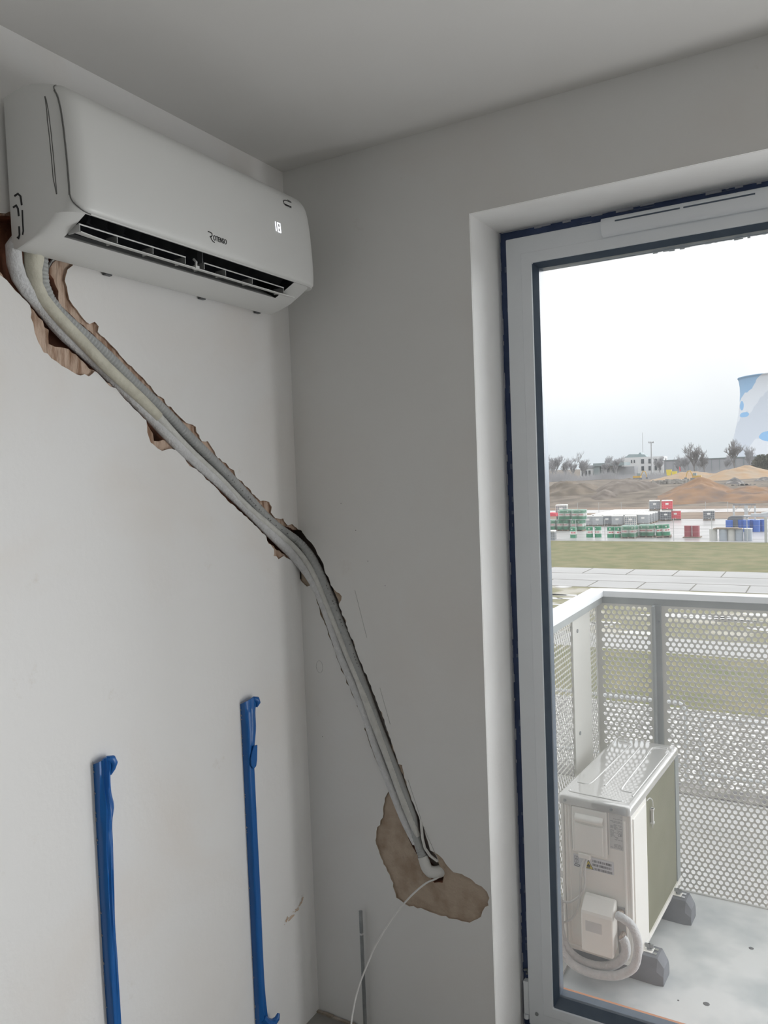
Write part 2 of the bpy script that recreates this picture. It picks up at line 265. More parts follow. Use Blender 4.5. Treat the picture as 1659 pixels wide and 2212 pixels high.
CHASE_LEFT_CUT=[(0.0000,1.4003),(-0.0069,1.4059),(-0.0178,1.4152),(-0.0225,1.4189),(-0.0328,1.4280),(-0.0393,1.4334),(-0.0439,1.4398),(-0.0512,1.4456),(-0.0634,1.4517),(-0.0722,1.4566),(-0.0795,1.4583),(-0.0905,1.4677),(-0.1028,1.4703),(-0.1092,1.4743),(-0.1167,1.4837),(-0.1240,1.4868),(-0.1320,1.4912),(-0.1445,1.4995),(-0.1518,1.5177),(-0.1628,1.5263),(-0.1675,1.5280),(-0.1752,1.5378),(-0.1843,1.5417),(-0.1964,1.5456),(-0.2029,1.5546),(-0.2119,1.5600),(-0.2178,1.5652),(-0.2292,1.5770),(-0.2363,1.5796),(-0.2470,1.5842),(-0.2534,1.5879),(-0.2648,1.5969),(-0.2710,1.6006),(-0.2846,1.6067),(-0.2939,1.6138),(-0.2997,1.6211),(-0.3105,1.6273),(-0.3167,1.6362),(-0.3302,1.6424),(-0.3377,1.6491),(-0.3454,1.6574),(-0.3542,1.6644),(-0.3627,1.6662),(-0.3728,1.6756),(-0.3782,1.6823),(-0.3907,1.6890),(-0.3982,1.6933),(-0.4089,1.7014),(-0.4177,1.7080),(-0.4282,1.7142),(-0.4396,1.7214),(-0.4515,1.7308),(-0.4595,1.7345),(-0.4675,1.7393),(-0.4759,1.7525),(-0.4837,1.7587),(-0.4913,1.7671),(-0.5061,1.7746),(-0.5125,1.7735),(-0.5240,1.7847),(-0.5338,1.7871),(-0.5493,1.7833),(-0.5643,1.7842),(-0.5661,1.8020),(-0.5726,1.8095),(-0.5815,1.8227),(-0.5876,1.8324),(-0.5931,1.8395),(-0.6047,1.8452),(-0.6152,1.8506),(-0.6245,1.8591),(-0.6348,1.8631),(-0.6413,1.8744),(-0.6482,1.8808),(-0.6560,1.8852),(-0.6638,1.8915),(-0.6753,1.9011),(-0.6815,1.9055),(-0.6882,1.9121),(-0.7019,1.9154),(-0.7121,1.9237),(-0.7221,1.9347),(-0.7337,1.9383),(-0.7444,1.9403),(-0.7522,1.9489),(-0.7613,1.9558),(-0.7679,1.9594),(-0.7777,1.9682),(-0.7867,1.9700),(-0.7957,1.9776),(-0.8120,1.9789),(-0.8304,1.9785),(-0.8448,1.9826),(-0.8445,1.9994),(-0.8429,2.0118),(-0.8529,2.0162),(-0.8557,2.0289),(-0.8668,2.0350),(-0.8757,2.0473),(-0.8871,2.0544),(-0.8920,2.0620),(-0.9031,2.0685),(-0.9108,2.0768),(-0.9180,2.0833),(-0.9302,2.0947),(-0.9361,2.0973),(-0.9453,2.1100),(-0.9587,2.1163),(-0.9717,2.1181),(-0.9809,2.1219),(-0.9937,2.1248),(-1.0015,2.1236),(-1.0086,2.1127),(-1.0193,2.1078),(-1.0264,2.1007),(-1.0391,2.0937),(-1.0452,2.0918),(-1.0535,2.0870),(-1.0657,2.0791),(-1.0743,2.0764),(-1.0795,2.0659),(-1.0888,2.0631),(-1.0983,2.0586),(-1.1083,2.0511),(-1.1160,2.0460),(-1.1143,2.0548),(-1.1121,2.0681),(-1.1063,2.0756),(-1.1075,2.0901),(-1.1016,2.0964),(-1.0976,2.1091),(-1.0960,2.1160),(-1.0874,2.1163),(-1.0783,2.1251),(-1.0697,2.1323),(-1.0604,2.1348),(-1.0520,2.1401),(-1.0427,2.1448),(-1.0321,2.1482),(-1.0227,2.1495),(-1.0150,2.1573),(-1.0057,2.1637),(-0.9960,2.1660),(-0.9879,2.1726),(-0.9810,2.1814),(-0.9757,2.1918),(-0.9723,2.1960),(-0.9639,2.2049),(-0.9604,2.2144),(-0.9510,2.2210),(-0.9397,2.2234),(-0.9284,2.2263),(-0.9194,2.2276),(-0.9077,2.2282),(-0.8960,2.2310),(-0.8875,2.2317),(-0.8804,2.2268),(-0.8647,2.2260),(-0.8571,2.2269),(-0.8477,2.2230),(-0.8352,2.2211),(-0.8269,2.2207),(-0.8142,2.2174),(-0.8050,2.2174),(-0.7960,2.2160),(-0.7979,2.2033),(-0.7955,2.1964),(-0.8000,2.1850),(-0.8068,2.1750),(-0.8116,2.1649),(-0.8219,2.1566),(-0.8319,2.1419),(-0.8326,2.1311),(-0.8231,2.1215),(-0.8204,2.1108),(-0.8132,2.0981),(-0.8148,2.0833),(-0.8127,2.0713),(-0.7983,2.0615),(-0.7864,2.0541),(-0.7744,2.0454),(-0.7678,2.0398),(-0.7536,2.0350),(-0.7439,2.0268),(-0.7356,2.0239),(-0.7226,2.0147),(-0.7174,2.0100),(-0.7075,2.0048),(-0.6945,1.9961),(-0.6864,1.9890),(-0.6746,1.9782),(-0.6653,1.9738),(-0.6573,1.9649),(-0.6464,1.9601),(-0.6375,1.9526),(-0.6269,1.9439),(-0.6202,1.9418),(-0.6105,1.9344),(-0.5983,1.9271),(-0.5924,1.9227),(-0.5819,1.9164),(-0.5761,1.9098),(-0.5650,1.9037),(-0.5524,1.8972),(-0.5453,1.8857),(-0.5335,1.8800),(-0.5262,1.8728),(-0.5147,1.8653),(-0.5058,1.8593),(-0.4930,1.8537),(-0.4859,1.8448),(-0.4780,1.8377),(-0.4691,1.8300),(-0.4602,1.8191),(-0.4472,1.8129),(-0.4381,1.8032),(-0.4252,1.7985),(-0.4186,1.7925),(-0.4133,1.7827),(-0.4026,1.7765),(-0.3944,1.7715),(-0.3850,1.7611),(-0.3777,1.7564),(-0.3676,1.7502),(-0.3589,1.7429),(-0.3512,1.7375),(-0.3414,1.7300),(-0.3296,1.7242),(-0.3204,1.7173),(-0.3064,1.7107),(-0.2994,1.7005),(-0.2884,1.6986),(-0.2816,1.6928),(-0.2723,1.6875),(-0.2640,1.6813),(-0.2547,1.6755),(-0.2474,1.6689),(-0.2394,1.6597),(-0.2282,1.6523),(-0.2236,1.6515),(-0.2134,1.6430),(-0.2050,1.6360),(-0.1935,1.6299),(-0.1862,1.6235),(-0.1806,1.6172),(-0.1733,1.6100),(-0.1634,1.6083),(-0.1561,1.5977),(-0.1466,1.5900),(-0.1404,1.5847),(-0.1289,1.5779),(-0.1198,1.5708),(-0.1092,1.5611),(-0.0990,1.5530),(-0.0891,1.5495),(-0.0777,1.5459),(-0.0700,1.5402),(-0.0585,1.5388),(-0.0504,1.5355),(-0.0419,1.5349),(-0.0285,1.5299),(-0.0200,1.5247),(-0.0143,1.5245),(0.0000,1.5214)]
CHASE_BACK_SKIN=[(0.0000,1.5234),(0.0124,1.5210),(0.0163,1.5135),(0.0248,1.5041),(0.0319,1.4949),(0.0392,1.4894),(0.0484,1.4823),(0.0566,1.4721),(0.0632,1.4627),(0.0683,1.4478),(0.0753,1.4404),(0.0835,1.4282),(0.0894,1.4182),(0.0905,1.4077),(0.0929,1.3940),(0.0957,1.3893),(0.1063,1.3789),(0.1109,1.3627),(0.1114,1.3557),(0.1178,1.3504),(0.1263,1.3405),(0.1321,1.3356),(0.1418,1.3325),(0.1497,1.3238),(0.1475,1.3125),(0.1386,1.3001),(0.1399,1.2913),(0.1481,1.2786),(0.1474,1.2675),(0.1539,1.2620),(0.1618,1.2513),(0.1603,1.2386),(0.1661,1.2318),(0.1663,1.2212),(0.1727,1.2123),(0.1748,1.2026),(0.1843,1.1934),(0.1884,1.1812),(0.1897,1.1690),(0.1934,1.1611),(0.1997,1.1436),(0.2045,1.1322),(0.2106,1.1251),(0.2141,1.1166),(0.2168,1.1028),(0.2272,1.0935),(0.2290,1.0840),(0.2346,1.0693),(0.2403,1.0625),(0.2407,1.0555),(0.2463,1.0405),(0.2529,1.0318),(0.2541,1.0223),(0.2591,1.0134),(0.2620,1.0033),(0.2658,0.9938),(0.2747,0.9859),(0.2750,0.9749),(0.2808,0.9676),(0.2815,0.9563),(0.2864,0.9449),(0.2875,0.9381),(0.2931,0.9296),(0.2935,0.9211),(0.2999,0.9107),(0.3021,0.8998),(0.3062,0.8903),(0.3083,0.8802),(0.3134,0.8711),(0.3157,0.8599),(0.3205,0.8514),(0.3215,0.8413),(0.3345,0.8399),(0.3357,0.8296),(0.3397,0.8155),(0.3399,0.8034),(0.3466,0.7931),(0.3473,0.7824),(0.3507,0.7723),(0.3544,0.7638),(0.3593,0.7525),(0.3611,0.7409),(0.3649,0.7360),(0.3697,0.7280),(0.3729,0.7170),(0.3788,0.7052),(0.3835,0.6955),(0.3849,0.6887),(0.3914,0.6756),(0.3990,0.6691),(0.4013,0.6526),(0.4040,0.6406),(0.4079,0.6323),(0.4134,0.6145),(0.4156,0.6041),(0.4288,0.6015),(0.4389,0.5980),(0.4474,0.5934),(0.4554,0.5877),(0.4628,0.5768),(0.4683,0.5711),(0.4784,0.5624),(0.4864,0.5564),(0.4980,0.5564),(0.5121,0.5574),(0.5216,0.5530),(0.5347,0.5508),(0.5433,0.5474),(0.5543,0.5389),(0.5721,0.5352),(0.5873,0.5236),(0.5936,0.5076),(0.5884,0.4953),(0.5901,0.4858),(0.5799,0.4790),(0.5715,0.4641),(0.5669,0.4485),(0.5556,0.4389),(0.5436,0.4313),(0.5318,0.4222),(0.5184,0.4214),(0.5087,0.4203),(0.4920,0.4218),(0.4813,0.4199),(0.4678,0.4176),(0.4586,0.4228),(0.4451,0.4191),(0.4327,0.4196),(0.4214,0.4212),(0.4099,0.4212),(0.3987,0.4231),(0.3877,0.4245),(0.3787,0.4265),(0.3674,0.4220),(0.3546,0.4260),(0.3406,0.4211),(0.3287,0.4244),(0.3195,0.4290),(0.3067,0.4346),(0.2980,0.4371),(0.2959,0.4496),(0.2927,0.4574),(0.2879,0.4681),(0.2895,0.4792),(0.2816,0.4906),(0.2781,0.5027),(0.2712,0.5100),(0.2670,0.5219),(0.2590,0.5290),(0.2568,0.5388),(0.2510,0.5475),(0.2462,0.5590),(0.2450,0.5654),(0.2389,0.5806),(0.2363,0.5841),(0.2341,0.5967),(0.2368,0.6052),(0.2381,0.6184),(0.2386,0.6255),(0.2423,0.6384),(0.2524,0.6470),(0.2539,0.6601),(0.2628,0.6710),(0.2653,0.6826),(0.2647,0.6961),(0.2661,0.7048),(0.2711,0.7198),(0.2717,0.7297),(0.2775,0.7400),(0.2825,0.7486),(0.2869,0.7559),(0.2811,0.7639),(0.2789,0.7763),(0.2727,0.7825),(0.2686,0.7951),(0.2642,0.8020),(0.2596,0.8113),(0.2563,0.8204),(0.2509,0.8305),(0.2471,0.8399),(0.2414,0.8502),(0.2392,0.8569),(0.2351,0.8702),(0.2304,0.8778),(0.2265,0.8895),(0.2226,0.9004),(0.2194,0.9107),(0.2175,0.9193),(0.2102,0.9294),(0.2130,0.9354),(0.2117,0.9471),(0.2051,0.9601),(0.2044,0.9674),(0.2022,0.9787),(0.1967,0.9883),(0.1874,0.9955),(0.1884,1.0062),(0.1815,1.0142),(0.1760,1.0227),(0.1718,1.0285),(0.1673,1.0429),(0.1645,1.0527),(0.1529,1.0624),(0.1537,1.0720),(0.1498,1.0833),(0.1450,1.0886),(0.1354,1.1000),(0.1361,1.1078),(0.1299,1.1208),(0.1247,1.1303),(0.1211,1.1391),(0.1181,1.1520),(0.1144,1.1633),(0.1085,1.1754),(0.1066,1.1850),(0.1000,1.1947),(0.0948,1.2051),(0.0940,1.2158),(0.0911,1.2263),(0.0836,1.2378),(0.0816,1.2451),(0.0767,1.2516),(0.0689,1.2648),(0.0685,1.2734),(0.0666,1.2876),(0.0611,1.2957),(0.0572,1.3076),(0.0554,1.3208),(0.0526,1.3302),(0.0515,1.3436),(0.0444,1.3547),(0.0317,1.3511),(0.0242,1.3482),(0.0159,1.3536),(0.0041,1.3632),(0.0000,1.3699)]
CHASE_BACK_CUT=[(0.0000,1.5214),(0.0106,1.5189),(0.0169,1.5125),(0.0233,1.4973),(0.0317,1.4920),(0.0383,1.4865),(0.0482,1.4780),(0.0546,1.4666),(0.0597,1.4607),(0.0647,1.4512),(0.0735,1.4389),(0.0798,1.4289),(0.0876,1.4167),(0.0894,1.4055),(0.0993,1.3970),(0.0970,1.3885),(0.1012,1.3762),(0.1046,1.3672),(0.1099,1.3585),(0.1165,1.3457),(0.1191,1.3359),(0.1236,1.3280),(0.1279,1.3187),(0.1327,1.3105),(0.1353,1.2994),(0.1400,1.2907),(0.1424,1.2790),(0.1458,1.2708),(0.1518,1.2596),(0.1531,1.2498),(0.1600,1.2415),(0.1619,1.2314),(0.1649,1.2195),(0.1691,1.2108),(0.1734,1.1992),(0.1808,1.1925),(0.1799,1.1826),(0.1884,1.1725),(0.1908,1.1609),(0.1944,1.1535),(0.2007,1.1389),(0.2002,1.1296),(0.2092,1.1275),(0.2103,1.1127),(0.2173,1.1023),(0.2226,1.0940),(0.2258,1.0823),(0.2303,1.0755),(0.2359,1.0645),(0.2409,1.0507),(0.2460,1.0408),(0.2476,1.0319),(0.2501,1.0222),(0.2559,1.0123),(0.2569,1.0040),(0.2632,0.9923),(0.2674,0.9847),(0.2705,0.9714),(0.2753,0.9659),(0.2817,0.9601),(0.2840,0.9475),(0.2863,0.9363),(0.2886,0.9262),(0.2917,0.9167),(0.2967,0.9089),(0.3021,0.9021),(0.2978,0.8891),(0.3022,0.8766),(0.3087,0.8687),(0.3178,0.8595),(0.3137,0.8466),(0.3184,0.8395),(0.3234,0.8282),(0.3260,0.8172),(0.3330,0.8107),(0.3371,0.7990),(0.3394,0.7895),(0.3415,0.7814),(0.3475,0.7704),(0.3481,0.7599),(0.3528,0.7520),(0.3563,0.7422),(0.3612,0.7324),(0.3658,0.7275),(0.3686,0.7169),(0.3735,0.7106),(0.3784,0.6979),(0.3818,0.6868),(0.3863,0.6793),(0.3959,0.6664),(0.3967,0.6503),(0.3999,0.6394),(0.4034,0.6313),(0.4085,0.6236),(0.4123,0.6103),(0.4184,0.5993),(0.4312,0.5899),(0.4367,0.5817),(0.4378,0.5697),(0.4444,0.5567),(0.4545,0.5492),(0.4544,0.5385),(0.4521,0.5277),(0.4488,0.5142),(0.4356,0.5124),(0.4222,0.5080),(0.4108,0.5203),(0.4021,0.5263),(0.3958,0.5321),(0.3878,0.5396),(0.3850,0.5543),(0.3827,0.5630),(0.3762,0.5727),(0.3699,0.5794),(0.3599,0.5937),(0.3547,0.6008),(0.3499,0.6090),(0.3428,0.6217),(0.3395,0.6315),(0.3331,0.6428),(0.3298,0.6550),(0.3233,0.6640),(0.3242,0.6722),(0.3162,0.6791),(0.3104,0.6917),(0.3097,0.7028),(0.3065,0.7122),(0.2991,0.7213),(0.2987,0.7330),(0.2892,0.7431),(0.2898,0.7509),(0.2821,0.7609),(0.2812,0.7744),(0.2774,0.7805),(0.2704,0.7886),(0.2650,0.7996),(0.2614,0.8121),(0.2566,0.8212),(0.2540,0.8295),(0.2496,0.8379),(0.2462,0.8459),(0.2425,0.8590),(0.2368,0.8693),(0.2347,0.8805),(0.2297,0.8885),(0.2271,0.8973),(0.2251,0.9047),(0.2244,0.9171),(0.2194,0.9302),(0.2146,0.9366),(0.2135,0.9454),(0.2124,0.9536),(0.2076,0.9664),(0.2022,0.9764),(0.1988,0.9843),(0.1964,0.9972),(0.1892,1.0055),(0.1822,1.0154),(0.1804,1.0245),(0.1765,1.0330),(0.1706,1.0419),(0.1658,1.0490),(0.1581,1.0591),(0.1580,1.0714),(0.1507,1.0795),(0.1484,1.0903),(0.1453,1.0995),(0.1359,1.1061),(0.1331,1.1197),(0.1274,1.1309),(0.1219,1.1419),(0.1215,1.1490),(0.1168,1.1593),(0.1120,1.1715),(0.1087,1.1810),(0.1033,1.1935),(0.0994,1.2038),(0.0954,1.2116),(0.0915,1.2235),(0.0898,1.2325),(0.0875,1.2414),(0.0826,1.2501),(0.0803,1.2595),(0.0767,1.2722),(0.0717,1.2800),(0.0724,1.2955),(0.0691,1.3031),(0.0680,1.3153),(0.0625,1.3242),(0.0598,1.3349),(0.0524,1.3441),(0.0468,1.3519),(0.0318,1.3613),(0.0268,1.3716),(0.0136,1.3810),(0.0088,1.3863),(0.0000,1.3993)]
LINE_LOWER=[(0.0040,-0.9215,2.1621,0.0155),(0.0040,-0.9210,2.1321,0.0154),(0.0040,-0.9123,2.1036,0.0153),(0.0027,-0.8926,2.0812,0.0153),(-0.0005,-0.8687,2.0631,0.0152),(-0.0040,-0.8456,2.0442,0.0151),(-0.0064,-0.8234,2.0241,0.0151),(-0.0070,-0.7998,2.0055,0.0150),(-0.0070,-0.7745,1.9893,0.0149),(-0.0070,-0.7489,1.9735,0.0149),(-0.0070,-0.7239,1.9567,0.0148),(-0.0070,-0.6996,1.9390,0.0147),(-0.0068,-0.6754,1.9211,0.0147),(-0.0061,-0.6513,1.9031,0.0146),(-0.0050,-0.6276,1.8847,0.0146),(-0.0038,-0.6041,1.8660,0.0145),(-0.0025,-0.5808,1.8470,0.0145),(-0.0013,-0.5576,1.8279,0.0144),(-0.0003,-0.5344,1.8087,0.0144),(0.0005,-0.5111,1.7898,0.0143),(0.0009,-0.4871,1.7716,0.0143),(0.0010,-0.4626,1.7542,0.0142),(0.0010,-0.4377,1.7373,0.0142),(0.0010,-0.4127,1.7207,0.0141),(0.0010,-0.3875,1.7042,0.0141),(0.0010,-0.3624,1.6876,0.0140),(0.0010,-0.3376,1.6707,0.0140),(0.0010,-0.3129,1.6535,0.0140),(0.0010,-0.2883,1.6361,0.0139),(0.0010,-0.2638,1.6186,0.0139),(0.0010,-0.2394,1.6011,0.0139),(0.0010,-0.2153,1.5832,0.0138),(0.0010,-0.1914,1.5649,0.0138),(0.0010,-0.1676,1.5464,0.0137),(0.0010,-0.1438,1.5280,0.0137),(0.0011,-0.1198,1.5100,0.0137),(0.0012,-0.0955,1.4923,0.0136),(0.0017,-0.0712,1.4744,0.0136),(0.0033,-0.0477,1.4558,0.0136),(0.0081,-0.0268,1.4350,0.0135),(0.0191,-0.0123,1.4114,0.0135),(0.0347,-0.0054,1.3868,0.0134),(0.0510,-0.0028,1.3616,0.0134),(0.0656,-0.0018,1.3354,0.0134),(0.0781,-0.0014,1.3081,0.0133),(0.0894,-0.0012,1.2802,0.0133),(0.1002,-0.0011,1.2521,0.0132),(0.1108,-0.0011,1.2240,0.0132),(0.1210,-0.0011,1.1957,0.0131),(0.1308,-0.0010,1.1672,0.0131),(0.1406,-0.0010,1.1388,0.0130),(0.1538,-0.0010,1.1118,0.0129),(0.1667,-0.0010,1.0846,0.0128),(0.1794,-0.0010,1.0574,0.0128),(0.1920,-0.0010,1.0300,0.0128),(0.2043,-0.0010,1.0026,0.0127),(0.2159,-0.0010,0.9749,0.0127),(0.2261,-0.0010,0.9466,0.0126),(0.2357,-0.0010,0.9181,0.0126),(0.2455,-0.0010,0.8896,0.0125),(0.2561,-0.0010,0.8615,0.0125),(0.2675,-0.0010,0.8336,0.0124),(0.2794,-0.0010,0.8060,0.0124),(0.2915,-0.0010,0.7785,0.0123),(0.3035,-0.0010,0.7509,0.0123),(0.3155,-0.0010,0.7233,0.0122),(0.3277,-0.0010,0.6958,0.0122),(0.3408,-0.0010,0.6688,0.0121),(0.3556,-0.0010,0.6426,0.0121),(0.3717,-0.0010,0.6172,0.0120)]
LINE_MIDDLE=[(0.0130,-0.8819,2.1552,0.0203),(0.0130,-0.8857,2.1260,0.0169),(0.0130,-0.8826,2.0968,0.0147),(0.0130,-0.8682,2.0714,0.0134),(0.0130,-0.8470,2.0510,0.0124),(0.0130,-0.8244,2.0320,0.0123),(0.0130,-0.8011,2.0139,0.0129),(0.0130,-0.7775,1.9963,0.0130),(0.0130,-0.7542,1.9783,0.0128),(0.0130,-0.7310,1.9601,0.0126),(0.0130,-0.7073,1.9425,0.0126),(0.0130,-0.6831,1.9258,0.0126),(0.0128,-0.6584,1.9096,0.0125),(0.0123,-0.6337,1.8936,0.0122),(0.0117,-0.6093,1.8771,0.0119),(0.0109,-0.5854,1.8598,0.0115),(0.0101,-0.5620,1.8418,0.0111),(0.0094,-0.5389,1.8236,0.0105),(0.0088,-0.5157,1.8055,0.0098),(0.0083,-0.4924,1.7874,0.0095),(0.0080,-0.4688,1.7697,0.0095),(0.0080,-0.4450,1.7524,0.0094),(0.0080,-0.4207,1.7356,0.0094),(0.0080,-0.3964,1.7190,0.0094),(0.0080,-0.3721,1.7023,0.0094),(0.0080,-0.3481,1.6851,0.0094),(0.0080,-0.3245,1.6674,0.0094),(0.0080,-0.3013,1.6493,0.0093),(0.0080,-0.2781,1.6311,0.0093),(0.0080,-0.2545,1.6135,0.0093),(0.0080,-0.2304,1.5966,0.0096),(0.0080,-0.2058,1.5803,0.0102),(0.0080,-0.1810,1.5644,0.0106),(0.0079,-0.1560,1.5488,0.0107),(0.0077,-0.1309,1.5333,0.0106),(0.0075,-0.1057,1.5179,0.0101),(0.0074,-0.0807,1.5023,0.0095),(0.0083,-0.0564,1.4858,0.0092),(0.0120,-0.0340,1.4672,0.0092),(0.0215,-0.0173,1.4453,0.0091),(0.0362,-0.0089,1.4214,0.0091),(0.0517,-0.0061,1.3965,0.0091),(0.0657,-0.0050,1.3706,0.0091),(0.0780,-0.0045,1.3439,0.0091),(0.0894,-0.0043,1.3167,0.0090),(0.1012,-0.0042,1.2897,0.0090),(0.1133,-0.0041,1.2628,0.0090),(0.1256,-0.0040,1.2360,0.0090),(0.1376,-0.0040,1.2091,0.0090),(0.1493,-0.0040,1.1820,0.0089),(0.1608,-0.0040,1.1549,0.0089),(0.1728,-0.0040,1.1279,0.0089),(0.1857,-0.0040,1.1015,0.0089),(0.1985,-0.0040,1.0749,0.0092),(0.2106,-0.0040,1.0480,0.0104),(0.2220,-0.0040,1.0209,0.0113),(0.2331,-0.0040,0.9936,0.0117),(0.2442,-0.0040,0.9662,0.0118),(0.2554,-0.0040,0.9390,0.0117),(0.2667,-0.0040,0.9117,0.0115),(0.2780,-0.0040,0.8845,0.0112),(0.2891,-0.0040,0.8572,0.0109),(0.3000,-0.0040,0.8298,0.0107),(0.3106,-0.0040,0.8023,0.0107),(0.3214,-0.0040,0.7749,0.0108),(0.3325,-0.0040,0.7476,0.0109),(0.3440,-0.0040,0.7204,0.0109),(0.3558,-0.0040,0.6934,0.0105),(0.3677,-0.0040,0.6665,0.0097),(0.3797,-0.0040,0.6396,0.0085)]
HOSE_UPPER=[(-0.0040,-0.8526,2.1617,0.0140),(-0.0040,-0.8558,2.1323,0.0140),(-0.0040,-0.8531,2.1030,0.0139),(-0.0040,-0.8412,2.0762,0.0139),(-0.0040,-0.8212,2.0545,0.0138),(-0.0040,-0.7973,2.0371,0.0138),(-0.0040,-0.7720,2.0219,0.0137),(-0.0040,-0.7465,2.0068,0.0137),(-0.0040,-0.7212,1.9914,0.0136),(-0.0040,-0.6965,1.9752,0.0136),(-0.0040,-0.6723,1.9581,0.0136),(-0.0040,-0.6486,1.9405,0.0135),(-0.0040,-0.6248,1.9230,0.0135),(-0.0040,-0.6005,1.9061,0.0134),(-0.0040,-0.5757,1.8899,0.0134),(-0.0040,-0.5510,1.8737,0.0134),(-0.0040,-0.5267,1.8568,0.0133),(-0.0040,-0.5029,1.8392,0.0133),(-0.0040,-0.4793,1.8214,0.0133),(-0.0040,-0.4556,1.8037,0.0132),(-0.0040,-0.4317,1.7863,0.0132),(-0.0040,-0.4077,1.7690,0.0132),(-0.0040,-0.3836,1.7518,0.0131),(-0.0040,-0.3595,1.7346,0.0131),(-0.0040,-0.3356,1.7173,0.0131),(-0.0040,-0.3118,1.6997,0.0130),(-0.0040,-0.2882,1.6818,0.0130),(-0.0040,-0.2649,1.6637,0.0130),(-0.0040,-0.2417,1.6452,0.0130),(-0.0040,-0.2187,1.6267,0.0129),(-0.0040,-0.1956,1.6082,0.0129),(-0.0040,-0.1723,1.5899,0.0129),(-0.0040,-0.1486,1.5722,0.0128),(-0.0040,-0.1243,1.5554,0.0128),(-0.0039,-0.0991,1.5399,0.0128),(-0.0036,-0.0732,1.5256,0.0128),(-0.0023,-0.0471,1.5116,0.0127),(0.0023,-0.0224,1.4961,0.0127),(0.0158,-0.0060,1.4761,0.0127),(0.0337,0.0004,1.4536,0.0127),(0.0505,0.0026,1.4294,0.0126),(0.0653,0.0033,1.4038,0.0126),(0.0788,0.0037,1.3774,0.0126),(0.0916,0.0038,1.3508,0.0125),(0.1037,0.0039,1.3238,0.0125),(0.1155,0.0039,1.2967,0.0125),(0.1272,0.0040,1.2695,0.0124),(0.1390,0.0040,1.2424,0.0124),(0.1508,0.0040,1.2153,0.0124),(0.1624,0.0040,1.1880,0.0123),(0.1736,0.0040,1.1607,0.0123),(0.1845,0.0040,1.1331,0.0122),(0.1956,0.0040,1.1058,0.0121),(0.2069,0.0040,1.0784,0.0121),(0.2178,0.0040,1.0509,0.0120),(0.2282,0.0040,1.0232,0.0120),(0.2385,0.0040,0.9955,0.0120),(0.2492,0.0040,0.9679,0.0119),(0.2603,0.0040,0.9405,0.0119),(0.2718,0.0040,0.9132,0.0119),(0.2836,0.0040,0.8861,0.0118),(0.2954,0.0040,0.8590,0.0118),(0.3071,0.0040,0.8318,0.0118),(0.3186,0.0040,0.8045,0.0117),(0.3297,0.0040,0.7771,0.0117),(0.3406,0.0040,0.7496,0.0117),(0.3512,0.0040,0.7220,0.0116),(0.3618,0.0040,0.6944,0.0116),(0.3724,0.0040,0.6668,0.0116),(0.3829,0.0040,0.6391,0.0115)]
# ------------------------------------------------------------------ room shell
XR, ZR, XR2 = 0.600, 2.359, 2.56      # balcony door opening: left edge, head height, right edge
YF = 0.2345                           # depth of the sealed frame face inside the reveal
SK, CUT = 0.006, 0.055                # skim coat thickness, depth of the pipe chase

def chase_wall(name, outline_skin, outline_cut, fn, paint, sub, extra=None):
    bm = bmesh.new()
    poly_face(outline_skin[0] + outline_skin[1], lambda a, b: fn(a, b, 0.0), 0, bm)
    poly_face(outline_cut[0] + outline_cut[1], lambda a, b: fn(a, b, SK), 1, bm)
    def skirt(path, d0, d1, mi):
        for p, q in zip(path[:-1], path[1:]):
            f = bm.faces.new([bm.verts.new(fn(*p, d0)), bm.verts.new(fn(*q, d0)), bm.verts.new(fn(*q, d1)), bm.verts.new(fn(*p, d1))]); f.material_index = mi
    skirt(outline_skin[1], 0.0, SK, 1); skirt(outline_cut[1], SK, CUT, 2)
    if extra: extra(bm)
    me = bpy.data.meshes.new(name); bm.to_mesh(me); bm.free()
    for k in (paint, sub, 'brick_deep', 'concrete_core', 'reveal'): me.materials.append(M[k])
    return tag(link(name, me), kind='structure')
def bm_quad(bm, pts, mi):
    f = bm.faces.new([bm.verts.new(p) for p in pts]); f.material_index = mi
def bm_box(bm, a, b, mi):
    x0, y0, z0 = a; x1, y1, z1 = b
    p = [bm.verts.new(q) for q in [(x0,y0,z0),(x1,y0,z0),(x1,y1,z0),(x0,y1,z0),(x0,y0,z1),(x1,y0,z1),(x1,y1,z1),(x0,y1,z1)]]
    for f in [(0,3,2,1),(4,5,6,7),(0,1,5,4),(1,2,6,5),(2,3,7,6),(3,0,4,7)]:
        k = bm.faces.new([p[i] for i in f]); k.material_index = mi

# left wall (carries the indoor unit)
def left_extra(bm):
    bm_box(bm, (-0.30, RY, -0.05), (-CUT, CUT, H + 0.05), 2)
base_l = [(0.0, 0.0), (RY, 0.0), (RY, H), (0.0, H)]
chase_wall('wall_left', (base_l, list(reversed(CHASE_LEFT_SKIN))), (base_l, list(reversed(CHASE_LEFT_CUT))),
           lambda a, b, d: (-d, a, b), 'wall', 'substrate_brick', left_extra)
